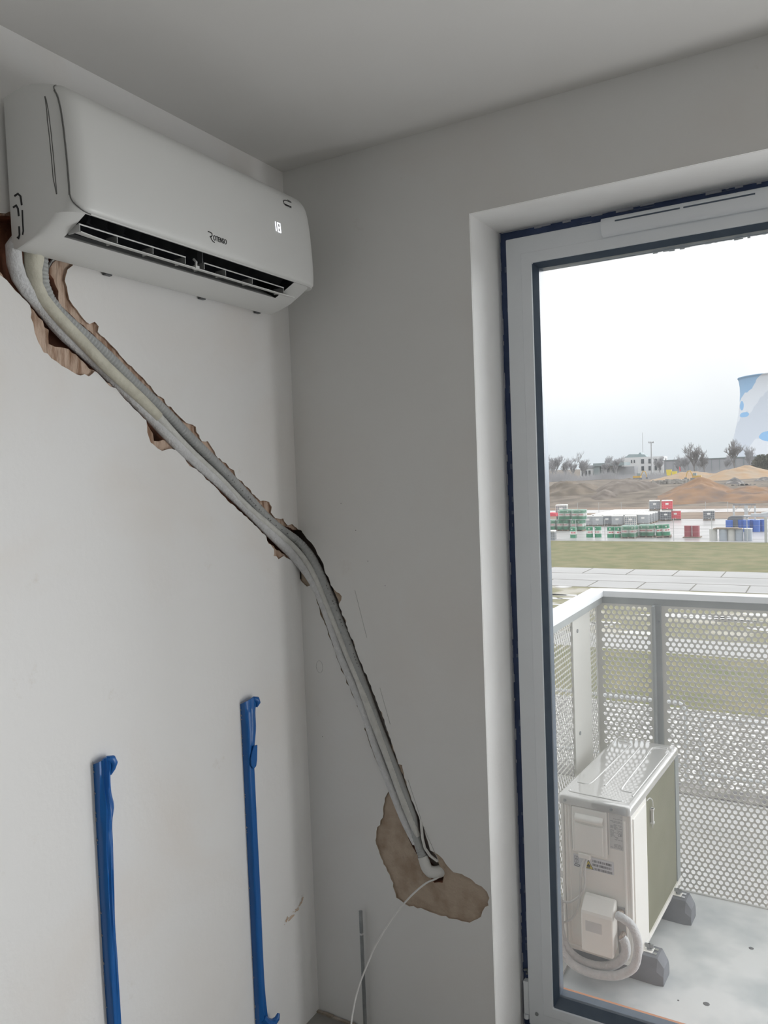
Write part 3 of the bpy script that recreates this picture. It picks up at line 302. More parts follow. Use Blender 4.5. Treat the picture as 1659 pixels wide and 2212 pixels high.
# back wall (with the balcony door)
def back_extra(bm):
    Y0, Y1 = CUT, 0.42
    bm_box(bm, (-0.30, Y0, -0.05), (XR - 0.012, Y1, H + 0.05), 3)
    bm_box(bm, (XR2 + 0.012, Y0, -0.05), (RX + 0.3, Y1, H + 0.05), 3)
    bm_box(bm, (XR - 0.012, Y0, ZR + 0.012), (XR2 + 0.012, Y1, H + 0.05), 3)
    xi, xo, zi = XR - 0.008, XR2 + 0.008, ZR + 0.008
    N = 6
    for i in range(N):          # reveals, very slightly splayed
        t0, t1 = i / N, (i + 1) / N
        def L_(t): return XR + (xi - XR) * t
        def R_(t): return XR2 + (xo - XR2) * t
        def Z_(t): return ZR + (zi - ZR) * t
        y0, y1 = YF * t0, YF * t1
        bm_quad(bm, [(L_(t0), y0, 0), (L_(t1), y1, 0), (L_(t1), y1, Z_(t1)), (L_(t0), y0, Z_(t0))], 4)
        bm_quad(bm, [(R_(t0), y0, 0), (R_(t0), y0, Z_(t0)), (R_(t1), y1, Z_(t1)), (R_(t1), y1, 0)], 4)
        bm_quad(bm, [(L_(t0), y0, Z_(t0)), (L_(t1), y1, Z_(t1)), (R_(t1), y1, Z_(t1)), (R_(t0), y0, Z_(t0))], 4)
base_b = [(0.0, H), (RX, H), (RX, 0.0), (XR2, 0.0), (XR2, ZR), (XR, ZR), (XR, 0.0), (0.0, 0.0)]
chase_wall('wall_back', (base_b, list(reversed(CHASE_BACK_SKIN))), (base_b, list(reversed(CHASE_BACK_CUT))),
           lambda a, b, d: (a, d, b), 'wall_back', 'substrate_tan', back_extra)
tag(build('wall_right', MB().box((RX, RY - 0.3, -0.05), (RX + 0.3, 0.42, H + 0.05)), M['wall_plain'], smooth=0), kind='structure')
tag(build('wall_rear', MB().box((-0.3, RY - 0.3, -0.05), (RX, RY, H + 0.05)), M['wall_plain'], smooth=0), kind='structure')
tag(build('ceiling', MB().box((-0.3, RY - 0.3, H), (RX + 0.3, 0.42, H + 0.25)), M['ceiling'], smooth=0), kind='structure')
tag(build('floor', MB().box((-0.3, RY - 0.3, -0.25), (RX + 0.3, 0.30, 0.0)), M['floor'], smooth=0), kind='structure')
fa = MB()
for a_, b_ in (((-7, 0.36, -4.22), (XR - 0.012, 0.42, 7)), ((XR2 + 0.012, 0.36, -4.22), (9, 0.42, 7)), ((XR - 0.012, 0.36, ZR + 0.012), (XR2 + 0.012, 0.42, 7)), ((XR - 0.012, 0.36, -4.22), (XR2 + 0.012, 0.42, -0.26))): fa.box(a_, b_)
tag(build('wall_outside', fa, mat('facade_render', (0.84, 0.83, 0.81), 0.85, col2=(0.70, 0.69, 0.67), nscale=3), smooth=0), kind='structure')  # unseen outer wall face, added to bounce light onto the balcony
# strip of edge insulation along the foot of the back wall
e = MB()
xs_ = [0.0 + 0.02 * i for i in range(29)]
for i in range(28):
    h0 = 0.004 + 0.004 * random.random(); e.box((xs_[i], -0.013 - 0.002 * random.random(), 0), (xs_[i+1], -0.004, h0))
tag(build('trim_1', e, mat('edge_strip', (0.42, 0.38, 0.34), 0.9, col2=(0.30, 0.25, 0.2), nscale=30), smooth=0), kind='structure')

# faint pencil marks and scratches on the plaster
def smear(name, pts3, r, label):
    o = build(name, MB().tube(pts3, r, 5), M['dust'], smooth=30); return tag(o, label, 'mark', kind='stuff')

# ------------------------------------------------------------------ balcony door
door = thing('door_1', 'white glazed balcony door with a trickle vent, set in a deep plastered reveal', 'door', (0, 0, 0), kind='structure')
def ring(mb, xo0, xo1, zo0, zo1, xi0, xi1, zi0, zi1, y0, y1):
    o = [(xo0, zo0), (xo1, zo0), (xo1, zo1), (xo0, zo1)]; i = [(xi0, zi0), (xi1, zi0), (xi1, zi1), (xi0, zi1)]
    for k in range(4):
        a, b, c, d = o[k], o[(k+1) % 4], i[(k+1) % 4], i[k]
        mb.add([(a[0], y0, a[1]), (b[0], y0, b[1]), (c[0], y0, c[1]), (d[0], y0, d[1]), (a[0], y1, a[1]), (b[0], y1, b[1]), (c[0], y1, c[1]), (d[0], y1, d[1])],
               [(0,1,2,3), (7,6,5,4), (0,4,5,1), (3,2,6,7)])
# sealing film around the frame, with a ragged plaster edge
film = MB()
def film_strip(x0, z0, x1, z1): film.box((x0, YF, z0), (x1, YF + 0.004, z1))
film_strip(XR - 0.02, 0, XR + 0.045, ZR + 0.02); film_strip(XR2 - 0.045, 0, XR2 + 0.02, ZR + 0.02); film_strip(XR + 0.045, ZR - 0.05, XR2 - 0.045, ZR + 0.02)
build('sealing_film', film, M['navy_film'], door, smooth=0)
lip = MB()
z = 0.0
while z < ZR:
    dz = 0.008 + 0.03 * random.random(); wdt = 0.0006 + 0.0035 * random.random() ** 3
    lip.box((XR - 0.012, YF - 0.003, z), (XR - 0.006 + wdt, YF, min(z + dz, ZR + 0.008))); z += dz
x = XR
while x < XR2:
    dx = 0.006 + 0.03 * random.random(); wdt = 0.0005 + 0.007 * random.random() ** 6
    lip.box((x, YF - 0.003, ZR + 0.006 - wdt), (min(x + dx, XR2), YF, ZR + 0.012)); x += dx
tag(build('torn_plaster', lip, M['plaster_lip'], door, smooth=0), kind='stuff')
fl = MB()
for i in range(26):     # light scuffs on the film
    zz = random.uniform(0.1, 2.3); fl.box((XR + 0.004 + 0.008*random.random(), YF - 0.0012, zz), (XR + 0.006 + 0.010*random.random(), YF, zz + random.uniform(0.004, 0.03)))
for i in range(9):
    xx = random.uniform(XR + .1, 1.5); zz = ZR - 0.014 + 0.016*random.random(); fl.box((xx, YF - 0.0012, zz), (xx + random.uniform(0.01, 0.09), YF, zz + 0.0012 + 0.001*random.random()))
tag(build('film_scuff', fl, mat('film_scuff', (0.16, 0.19, 0.27), 0.8, col2=(0.11, 0.14, 0.22), nscale=60), door, smooth=0), kind='stuff')
fr = MB(); ring(fr, XR - 0.015, XR2 + 0.015, -0.03, ZR + 0.015, XR + 0.05, XR2 - 0.05, 0.05, ZR - 0.06, YF + 0.005, 0.31)
fr.box((1.575, YF + 0.005, 0.0), (1.605, 0.31, ZR))
build('door_frame', fr, M['pvc_dark'], door, smooth=0)
YS = 0.209
def leaf(x0, x1):
    xi0, xi1, zi0, zi1 = x0 + 0.0762, x1 - 0.0762, 0.0952, 2.2596
    s = MB(); ring(s, x0, x1, 0.022, 2.3372, xi0, xi1, zi0, zi1, YS, 0.285)
    sash = build('sash', s, M['pvc'], door, smooth=0, bevel=0.004)
    b = MB(); ring(b, x0 + 0.046, x1 - 0.046, 0.066, 2.290, xi0 - 0.0008, xi1 + 0.0008, zi0 - 0.0008, zi1 + 0.0008, YS - 0.0022, YS + 0.004)
    build('glazing_bead', b, M['pvc'], sash, smooth=0, bevel=0.0015)
    g = MB()
    o = [(xi0, zi0), (xi1, zi0), (xi1, zi1), (xi0, zi1)]; q = [(xi0 + 0.0115, zi0 + 0.022), (xi1 - 0.0115, zi0 + 0.022), (xi1 - 0.0115, zi1 - 0.012), (xi0 + 0.0115, zi1 - 0.012)]
    for k in range(4):
        a, c, d_, e_ = o[k], o[(k+1) % 4], q[(k+1) % 4], q[k]
        g.quad((a[0], YS + 0.003, a[1]), (c[0], YS + 0.003, c[1]), (d_[0], 0.236, d_[1]), (e_[0], 0.236, e_[1]))
        g.quad((d_[0], 0.236, d_[1]), (e_[0], 0.236, e_[1]), (e_[0], 0.275, e_[1]), (d_[0], 0.275, d_[1]))
    build('gasket', g, M['pvc_dark'], sash, smooth=0)
    build('pane', MB().box((xi0 - 0.005, 0.240, zi0 - 0.005), (xi1 + 0.005, 0.246, zi1 + 0.005)), M['glass'], door, smooth=0)
leaf(0.6195, 1.578); leaf(1.602, 2.535)  # second leaf is assumed, out of view, widening the opening for more light
# trickle vent over the top rail of the leaf
v = MB(); prof = [(YS, 2.338), (0.190, 2.337), (0.184, 2.332), (0.1825, 2.322), (0.184, 2.306), (0.189, 2.296), (0.197, 2.2925), (YS, 2.2925)]
v.prism(prof, lambda a, b: (0.897, a, b), lambda a, b: (1.303, a, b))
vent = build('trickle_vent', v, M['pvc'], door, smooth=50)
sl = MB(); sl.box((0.934, 0.1818, 2.3215), (1.096, 0.1860, 2.3252)); sl.box((1.104, 0.1818, 2.3215), (1.268, 0.1860, 2.3252))
build('slot', sl, M['pvc_dark'], vent, smooth=0)
# bottom hinge and a fixing screw
hg = MB(); hg.box((0.604, YS + 0.002, 0.050), (0.6195, YS + 0.02, 0.150)); hg.cyl((0.6105, YS + 0.006, 0.034), 0.008, 0.014, 12)
build('hinge', hg, M['pvc'], door, smooth=40, bevel=0.001)
sw = MB(); sw.cyl((0, 0, 0), 0.0055, 0.003, 8); sw.xf(Matrix.Translation((0.645, YS, 0.062)) @ Matrix.Rotation(R(90), 4, 'X'))
build('screw', sw, M['zinc'], door)
hp = MB(); hp.tube([(0.601, YF - 0.004, 0.172), (0.612, YF - 0.008, 0.178), (0.617, YF - 0.006, 0.168), (0.608, YF - 0.004, 0.162)], 0.0035, 8)
build('cable_tie', hp, M['zinc'], door)
# copper coloured outside threshold and leftover protective film under the outer head
build('threshold', MB().box((XR, 0.30, -0.16), (XR2, 0.455, -0.004)).box((XR, 0.425, -0.21), (XR2, 0.455, -0.16)), mat('copper_threshold', (0.55, 0.25, 0.13), 0.5, col2=(0.50, 0.22, 0.11), nscale=10), door, smooth=0)
rf = MB(); x = 0.82
while x < 2.5:
    dx = 0.004 + 0.012 * random.random(); zb_ = 2.246 - (0.004 * random.random() ** 3 if x > 1.0 else 0)
    rf.box((x, 0.268, zb_), (x + dx, 0.270, 2.285)); x += dx
build('film_remnant', rf, mat('clear_film_remnant', (0.50, 0.55, 0.58), 0.35, col2=(0.56, 0.60, 0.63), nscale=30), door, smooth=0)

# ------------------------------------------------------------------ indoor air conditioner
ac = thing('air_conditioner', 'white wall-mounted air conditioner, display reading 18, high on the left wall', 'air conditioner', (0, -0.525, 2.155))
AO = Vector((0, -0.525, 2.155))
YL, YRt = -0.930, -0.120
PROF = [(0.014, 2.452), (0.06, 2.457), (0.115, 2.457), (0.145, 2.450), (0.166, 2.437), (0.180, 2.418), (0.188, 2.390), (0.1935, 2.350), (0.1975, 2.300), (0.2, 2.250), (0.2, 2.225), (0.1985, 2.207), (0.194, 2.199),
        (0.180, 2.2035), (0.150, 2.188), (0.115, 2.1715), (0.095, 2.166), (0.06, 2.157), (0.03, 2.152), (0.014, 2.156)]
IU, IL = 13, 15          # slot spans between profile points IU and IL
def sq(t): return math.sqrt(max(0.0, 1 - (1 - min(max(t, 0), 1)) ** 2))
def endscale(y):
    a = sq((y - YL) / 0.045); b = sq((YRt - y) / 0.055); return min(a, b)
def acp(p, y, out=0.0):
    s_ = 0.76 + 0.24 * endscale(y)
    zc = 2.305; zs = 0.985 + 0.015 * endscale(y)
    return Vector((0.010 + (p[0] - 0.010) * s_ + out, y, zc + (p[1] - zc) * zs)) - AO
ST = [YL, -0.928, -0.924, -0.917, -0.907, -0.897, -0.888] + [-0.888 + (0.673) * i / 20 for i in range(1, 20)] + [-0.215, -0.195, -0.175, -0.160, -0.147, -0.136, -0.128, -0.123, YRt]
bd = MB()
rows = [[acp(p, y) for p in PROF] for y in ST]
n = len(PROF)
base = len(bd.v); bd.v += [tuple(p) for r_ in rows for p in r_]
for i in range(len(ST) - 1):
    for j in range(n):
        k = (j + 1) % n
        if IU <= j < IL and -0.8881 <= ST[i] < -0.2151: continue
        bd.f.append((base + i*n + j, base + i*n + k, base + (i+1)*n + k, base + (i+1)*n + j)); bd.mi.append(0)
bd.f.append(tuple(base + j for j in range(n))); bd.mi.append(0)
bd.f.append(tuple(base + (len(ST)-1)*n + j for j in reversed(range(n)))); bd.mi.append(0)
build('housing', bd, M['ac_side'], ac, smooth=40)
# outlet duct
du = MB()
inner = [(0.180, 2.2035), (0.172, 2.235), (0.135, 2.262), (0.085, 2.262), (0.060, 2.235), (0.066, 2.202)]
ol = MB(); ol.grid([[acp(p, y) for p in ((0.066, 2.202), (0.084, 2.190), (0.102, 2.180), (0.115, 2.1715))] for y in (-0.888, -0.55, -0.215)])
build('outlet_lip', ol, M['ac_side'], ac, smooth=60)
du.grid([[acp(p, y) for p in inner] for y in (-0.888, -0.55, -0.215)])
for y in (-0.888, -0.215): du.cap([acp(p, y) for p in inner])
duct = build('outlet_duct', du, M['ac_dark'], ac, smooth=40)
vb = MB()
for i in range(15):
    y = -0.86 + i * 0.045; vb.quad(acp((0.165, 2.222), y), acp((0.13, 2.20), y + 0.012), acp((0.09, 2.225), y + 0.012), acp((0.12, 2.25), y))
tag(build('vertical_vane', vb, M['ac_vane'], duct, smooth=0), kind='stuff')
build('divider', MB().box(acp((0.150, 2.185), -0.5505), acp((0.165, 2.235), -0.5485)), M['ac_vane'], duct, smooth=0)
# front panel, slightly proud of the housing, with rounded corners
arc = [0.0]
fp = PROF[2:13]
for a, b in zip(fp[:-1], fp[1:]): arc.append(arc[-1] + math.hypot(b[0]-a[0], b[1]-a[1]))
def fpt(u):
    u = min(max(u, 0), arc[-1])
    for k in range(len(arc) - 1):
        if u <= arc[k+1]:
            t = (u - arc[k]) / (arc[k+1] - arc[k]); return (fp[k][0] + (fp[k+1][0]-fp[k][0])*t, fp[k][1] + (fp[k+1][1]-fp[k][1])*t)
    return fp[-1]
pn = MB(); NU = 26; rows = []
for y in [-0.9225, -0.9215, -0.919, -0.915, -0.909, -0.902, -0.894] + [-0.88 + 0.69*i/12 for i in range(13)] + [-0.180, -0.165, -0.152, -0.142, -0.134, -0.128, -0.1245]:
    rr = 0.034; t = min((y + 0.9225) / rr, (-0.1245 - y) / rr, 1); dlt = rr * (1 - sq(t)) 
    u0 = 0.030 + dlt; u1 = arc[-1] - 0.001 - dlt * 0.9
    rows.append([acp(fpt(u0 + (u1-u0) * j / NU), y, 0.0025) for j in range(NU + 1)])
pn.grid(rows)
panel = build('front_panel', pn, M['ac_white'], ac, smooth=50)
so = panel.modifiers.new('thickness', 'SOLIDIFY'); so.thickness = 0.004; so.offset = -1 if True else 1
# fine seam beads along the left edge of the panel
def pedge(y):
    rr = 0.034; q = min((y + 0.9225) / rr, (-0.1245 - y) / rr, 1); dlt = rr * (1 - sq(q)); return 0.030 + dlt, arc[-1] - 0.001 - dlt * 0.9
ys_ = [-0.9225 + 0.034 * (1 - math.cos(R(90) * i / 10)) for i in range(11)]
edge = [acp(fpt(pedge(y)[0]), y, 0.0015) for y in reversed(ys_[:6])]
ua, ub = pedge(-0.9225); edge += [acp(fpt(ua + (ub - ua) * i / 20), -0.9232, 0.0015) for i in range(21)]
edge += [acp(fpt(pedge(y)[1]), y, 0.0015) for y in ys_]
build('seam_groove', MB().tube(edge, 0.0013, 6), M['greyseam'], ac)
for k, inset in enumerate((0.0015, 0.0075)):
    pts = []
    for i in range(25):
        w_ = i / 24; uu = ua + (ub - ua) * (0.05 + 0.93 * w_); p = acp(fpt(uu), YL - 0.0003, 0.0)
        p.x -= inset * min(1.0, 0.25 + 3.0 * w_, 0.2 + 5.0 * (1 - w_)); pts.append(p)
    build('seam_groove', MB().tube(pts, 0.0009, 6), M['greyseam'], ac)
# air louver: blade and two stiffening frames
lv = MB()
def lp(x, y, z): return Vector((x, y, z)) - AO
def strip(mb, a, b, t=0.0022):
    """blade from inner edge a to outer edge b (x,z), along y"""
    for (y0, y1) in ((-0.886, -0.190),):
        rows = []
        for y in [y0 + (y1 - y0) * i / 24 for i in range(25)]:
            bow = 0.004 * (1 - min(1, (y - y0) / 0.09)) ** 2
            rows.append([lp(a[0], y, a[1] + bow), lp((a[0]+b[0])/2, y, (a[1]+b[1])/2 - 0.002 + bow), lp(b[0], y, b[1] + bow), lp(b[0], y, b[1] + t + bow), lp((a[0]+b[0])/2, y, (a[1]+b[1])/2 + t - 0.002 + bow), lp(a[0], y, a[1] + t + bow)])
        mb.grid(rows, True); mb.cap(rows[0]); mb.cap(rows[-1])
strip(lv, (0.108, 2.1865), (0.162, 2.1690))
louver = build('louver', lv, M['ac_white'], ac, smooth=30)
for y0, y1, ss in ((-0.888, -0.600, (-0.887, -0.795, -0.698, -0.601)), (-0.540, -0.236, (-0.540, -0.466, -0.366, -0.237))):
    f_ = MB(); f_.tube([lp(0.160, y0, 2.1885), lp(0.160, y1, 2.1885)], 0.0016, 8)
    fo_ = build('louver_frame', f_, M['ac_white'], louver, smooth=30)
    for s_ in ss: build('strut', MB().box(lp(0.128, s_ - 0.001, 2.174), lp(0.1605, s_ + 0.001, 2.1885)), M['strut_shade'], louver, smooth=0)
hb = MB(); hb.tube([lp(0.158, -0.566, 2.171), lp(0.160, -0.566, 2.185), lp(0.154, -0.568, 2.192)], 0.003, 8); hb.box(lp(0.150, -0.572, 2.170), lp(0.164, -0.560, 2.176))
build('louver_bracket', hb, M['ac_white'], louver)
# snap-in mounting tabs along the lower rear edge
tb = MB()
for y in (-0.690, -0.385, -0.160):
    tb = MB(); tb.box(lp(0.002, y - 0.009, 2.1535), lp(0.012, y + 0.009, 2.160)); build('mounting_tab', tb, M['ac_vane'], ac, smooth=0)
# knock-out for the pipes on the end cheek: two curved slits
for pts, r_ in (([(0.030, 2.257), (0.040, 2.259), (0.048, 2.252), (0.050, 2.235)], 0.0022), ([(0.0505, 2.225), (0.050, 2.205), (0.050, 2.185), (0.047, 2.178)], 0.0018), ([(0.024, 2.236), (0.033, 2.238), (0.038, 2.230), (0.039, 2.216)], 0.0022), ([(0.038, 2.196), (0.038, 2.180), (0.034, 2.173), (0.031, 2.176)], 0.0022)):
    k_ = MB(); k_.tube([lp(a, YL - 0.0001, b) for a, b in pts], r_, 6); build('knockout_slit', k_, M['ink'], ac)
# print on the panel: maker's name, inverter mark, lit digits
def panel_frame(y, z, lift=0.0032):
    best = min((abs(p[1] - z), i) for i, p in enumerate(PROF[4:12]))[1] + 4
    u = min(range(400), key=lambda q: abs(fpt(arc[-1]*q/399)[1] - z)); p = fpt(arc[-1]*u/399); p2 = fpt(arc[-1]*min(u+12, 399)/399); p1 = fpt(arc[-1]*max(u-12, 0)/399)
    tz = Vector((p1[0]-p2[0], 0, p1[1]-p2[1])).normalized(); ty = Vector((0, 1, 0)); nx = ty.cross(tz)
    mt = Matrix((ty, tz, nx)).transposed().to_4x4(); mt.translation = acp(p, y, 0) + nx * lift; return mt
mt = panel_frame(-0.553, 2.2300)
text_mesh('maker_logo', 'OTENSO', 0.0165, mt, M['ink'], ac, xscale=0.68)
rl = MB()
def flat(mb, pts, wdt, mtx):
    P = [Vector((a, b, 0)) for a, b in pts]
    for a, b in zip(P[:-1], P[1:]):
        d_ = (b - a).normalized(); s_ = Vector((-d_.y, d_.x, 0)) * wdt / 2; e_ = d_ * wdt * 0.3
        mb.add([mtx @ (a - s_ - e_), mtx @ (b - s_ + e_), mtx @ (b + s_ + e_), mtx @ (a + s_ - e_)], [(0,1,2,3)])
flat(rl, [(-0.0160, 0.0150), (-0.0080, 0.0150), (-0.0035, 0.0135), (-0.0030, 0.0095), (-0.0060, 0.0060), (-0.0105, 0.0050)], 0.0022, mt)
flat(rl, [(-0.0085, 0.0055), (-0.0055, 0.0000), (-0.0010, -0.0035), (0.0040, -0.0045)], 0.0022, mt)
build('maker_logo', rl, M['ink'], ac, smooth=0)
mt = panel_frame(-0.248, 2.3985, 0.0032)
il = MB()
flat(il, [(0.028, 0.012), (0.016, 0.0125), (0.006, 0.012), (-0.004, 0.009), (-0.010, 0.003), (-0.008, -0.003), (-0.002, -0.005)], 0.0024, mt); flat(il, [(0.014, 0.016), (0.030, 0.0145)], 0.0016, mt)
build('inverter_mark', il, M['ink'], ac, smooth=0)
text_mesh('inverter_mark', 'inverter', 0.0115, mt @ Matrix.Translation((-0.006, -0.006, 0)), M['ink'], ac, xscale=0.75)
mt = panel_frame(-0.309, 2.3120, 0.0032)
dg = MB()
def seg7(mb, segs, ox, wd=0.0105, ht=0.0225, t=0.0027):
    S = {'a': ((0, ht), (wd, ht)), 'b': ((wd, ht), (wd, ht/2)), 'c': ((wd, ht/2), (wd, 0)), 'd': ((0, 0), (wd, 0)), 'e': ((0, 0), (0, ht/2)), 'f': ((0, ht/2), (0, ht)), 'g': ((0, ht/2), (wd, ht/2))}
    for q in segs: flat(mb, [(ox + S[q][0][0], S[q][0][1]), (ox + S[q][1][0], S[q][1][1])], t, mt)
seg7(dg, 'bc', -0.0105); seg7(dg, 'abcdefg', 0.0085)
build('display_digits', dg, M['led'], ac, smooth=0)

# ------------------------------------------------------------------ pipes in the chase
def smoothpath(P, n=4):
    P = [Vector(p) for p in P]; out = []
    for i in range(len(P) - 1):
        a, b, c, d_ = P[max(i-1, 0)], P[i], P[i+1], P[min(i+2, len(P)-1)]
        for k in range(n):
            t = k / n; out.append(0.5*((2*b) + (c-a)*t + (2*a-5*b+4*c-d_)*t*t + (3*b-a-3*c+d_)*t**3))
    out.append(P[-1]); return out
def thin(P, k): return [P[i] for i in range(0, len(P), k)]
def run(name, P, material, label, cat, parent_parts=None, ripple=0.0, seg=16, dense=1, lead=None, jitter=0.0):
    pts = [Vector(p[:3]) for p in P]; rad = [p[3] for p in P]
    if lead: pts = lead + pts; rad = [rad[0]] * len(lead) + rad
    if dense > 1:
        a, b = [], []
        for i in range(len(pts) - 1):
            for k in range(dense): a.append(pts[i].lerp(pts[i+1], k / dense)); b.append(rad[i] + (rad[i+1]-rad[i]) * k / dense)
        a.append(pts[-1]); b.append(rad[-1]); pts, rad = a, b
    if jitter: rad = [r_ * (1 + random.uniform(-jitter, jitter)) for r_ in rad]
    return tag(build(name, MB().tube(pts, rad, seg, ripple=ripple), M[material], smooth=60 if not ripple else 25), label, cat)
run('refrigerant_pipe', LINE_LOWER, 'foam_white', 'white foam-insulated pipe, lowest of the bundle in the wall chase', 'pipe', dense=3, jitter=0.02,
    lead=[Vector((0.002, -0.895, 2.195))])
mid = run('refrigerant_pipe', LINE_MIDDLE[15:], 'foam_offwhite', 'pipe in the middle of the chase bundle, cream-sleeved near the air conditioner', 'pipe', dense=3, jitter=0.02)
slv = MB(); SL = [(0.014, -0.885, 2.20, 0.021)] + [(p[0], p[1], p[2], max(p[3] * 1.0, 0.0128)) for p in LINE_MIDDLE[:17]]
SL = [tuple(SL[i][k] + (SL[i+1][k] - SL[i][k]) * q / 4 for k in range(4)) for i in range(len(SL) - 1) for q in range(4)] + [SL[-1]]
slv.tube(SL, [p[3] * (1 + random.uniform(-0.015, 0.015)) for p in SL], 18)
tag(build('insulation_sleeve', slv, M['foam_cream'], mid, smooth=60), 'thicker cream sleeve')
HU = [tuple(p) for p in HOSE_UPPER]
END = [(0.3725, -0.002, 0.638, 0.0120), (0.3840, -0.003, 0.604, 0.0122), (0.3945, -0.004, 0.580, 0.0122)]
while HU[-1][2] < 0.675: HU.pop()
hose = run('drain_hose', HU + END, 'hose_grey', 'grey corrugated drain hose, uppermost of the bundle, ending in a white elbow', 'hose', ripple=0.08, dense=7, seg=14,
    lead=[Vector((0.002, -0.860, 2.20))])
el = MB(); el.tube(smoothpath([(0.3930, -0.004, 0.584), (0.3985, -0.005, 0.5705), (0.4055, -0.007, 0.5560), (0.4150, -0.006, 0.5465), (0.4285, 0.000, 0.5430), (0.4420, 0.014, 0.5440), (0.4520, 0.045, 0.5450)], 4), [0.0150] * 4 + [0.0156] * 8 + [0.0165] * 13, 18)
elb = build('elbow_fitting', el, M['pipe_white'], hose); tag(elb, 'white elbow fitting')
hm = MB(); rnd = random.Random(31);
for i in list(range(24, 36)) + list(range(43, 52)):
    for q in (0.0, 0.35, 0.7):
        if rnd.random() < 0.45: continue
        p = Vector(HU[i][:3]).lerp(Vector(HU[i+1][:3]), q); tg = (Vector(HU[i+1][:3]) - Vector(HU[i][:3])).normalized(); nn = (Vector((1.0, -1.2, 0.0)) - tg * tg.dot(Vector((1.0, -1.2, 0.0)))).normalized()
        sd = tg.cross(nn); c_ = p + nn * (HU[i][3] * 1.085) - sd * 0.002; a = tg * rnd.uniform(0.0012, 0.0028); b_ = sd * rnd.uniform(0.0008, 0.0016)
        hm.add([c_ - a - b_, c_ + a - b_, c_ + a + b_, c_ - a + b_], [(0, 1, 2, 3)])
tag(build('print', hm, M['greyseam'], hose, smooth=0, fix=False), kind='stuff')
ct = MB()
cab = [(-0.012, -0.800, 2.185), (-0.012, -0.820, 2.160), (-0.012, -0.832, 2.142), (-0.013, -0.8365, 2.122), (-0.015, -0.830, 2.098), (-0.020, -0.800, 2.060)]
cab += [(p[0] - 0.024, p[1] + 0.002, p[2] - 0.012) if p[1] < -0.10 else (p[0], p[1] + 0.030, p[2] - 0.006) if p[0] > 0.09 else (p[0] - 0.022, p[1] + 0.034, p[2] - 0.012) for p in HOSE_UPPER[12:58:2]]
cab += [(0.384, 0.010, 0.700), (0.3920, -0.003, 0.672), (0.3965, -0.008, 0.640), (0.4020, -0.006, 0.611), (0.4160, -0.002, 0.590), (0.434, 0.004, 0.576), (0.450, 0.045, 0.566)]
tag(build('power_cable', MB().tube(cab, 0.0042, 8), M['pipe_white']), 'thin white power cable tucked behind the pipe bundle in the chase', 'cable')
lo = [(0.462, 0.045, 0.545), (0.450, 0.010, 0.538), (0.436, -0.012, 0.531), (0.414, -0.030, 0.522), (0.382, -0.046, 0.493), (0.353, -0.060, 0.459), (0.328, -0.075, 0.424), (0.307, -0.090, 0.388), (0.284, -0.105, 0.345), (0.267, -0.120, 0.300), (0.255, -0.140, 0.260), (0.249, -0.160, 0.224), (0.250, -0.180, 0.195), (0.254, -0.200, 0.165), (0.262, -0.225, 0.11), (0.275, -0.26, 0.05), (0.30, -0.31, 0.008), (0.36, -0.40, 0.006)]
tag(build('loose_cable', MB().tube(smoothpath(lo), 0.0026, 8), M['pipe_white']), 'thin white cable hanging in an arc from the hole at the end of the chase', 'cable')
# foil-wrapped rails and a threaded rod
def tape_rail(name, yl, yr, ztop, zbot, label, seed, wrinkle):
    """tape-wrapped batten: yl / yr give the two edges as functions of the height"""
    rnd = random.Random(seed); t = thing(name, label, 'rail', (0, (yl(0.5) + yr(0.5)) / 2, zbot)); o = Vector(t.location)
    mb = MB(); rows = []; N = 90; D = 0.021; J = 9
    for i in range(N + 1):
        z = ztop + (zbot - ztop) * i / N; a, b_ = yl(z), yr(z); row = [Vector((0.0, a - 0.0005, z))]
        wz = wrinkle(z)
        for j in range(J + 1):
            q = j / J; y = a + (b_ - a) * q
            prof = D * (1 - 0.16 * (2*q - 1) ** 4) * (0.90 if j == 0 else 0.80 if j == J else 1.0)
            f = noise.noise(Vector((q * 5.0 + seed + z * 1.2, z * 2.2, seed))) * 0.0075 * wz + noise.noise(Vector((q * 11.0 - z * 3.0, z * 5.0, seed + 5))) * 0.004 * wz
            row.append(Vector((max(0.006, prof + f), y + noise.noise(Vector((z * 9, q * 3, seed + 9))) * 0.0022 * wz, z + (0.013 - 0.010 * abs(q - 0.55) if i == 0 else 0))))
        row.append(Vector((0.0, b_, z))); rows.append([p - o for p in row])
    mb.grid(rows); mb.cap(rows[0]); mb.cap(rows[-1])
    w_ = build('tape_wrap', mb, M['blue_tape'], t, smooth=40)
    cr_ = MB()
    for i in range(26):
        zz = zbot + (ztop - zbot) * (1 - rnd.random() ** 1.4); y_ = yl(zz); h_ = 0.003 + 0.010 * rnd.random()
        cr_.add([Vector((0.0003, y_ - 0.002, zz)) - o, Vector((0.002 + 0.004 * rnd.random(), y_ - 0.0012, zz + h_ * 0.4)) - o, Vector((0.0003, y_ - 0.0018, zz + h_)) - o], [(0, 1, 2)])
    tag(build('plaster_spatter', cr_, M['plaster_lip'], t, smooth=0, fix=False), kind='stuff')
    return t, o, w_
def gauss(z, c, w_): return math.exp(-((z - c) / w_) ** 2)
def step(z, a, b): q = min(max((z - a) / (b - a), 0), 1); return q*q*(3 - 2*q)
tr1, o1, _ = tape_rail('wall_rail', lambda z: -0.7990 + 0.0015 * math.sin(z * 7), lambda z: -0.7745 + 0.010 * step(z, 0.70, 1.02) + 0.008 * gauss(z, 0.962, 0.022) + 0.006 * gauss(z, 1.066, 0.02), 1.066, 0.10,
    'blue tape-wrapped vertical rail, the one farther from the room corner', 3, lambda z: 0.25 + 1.0 * step(z, 0.55, 0.9))
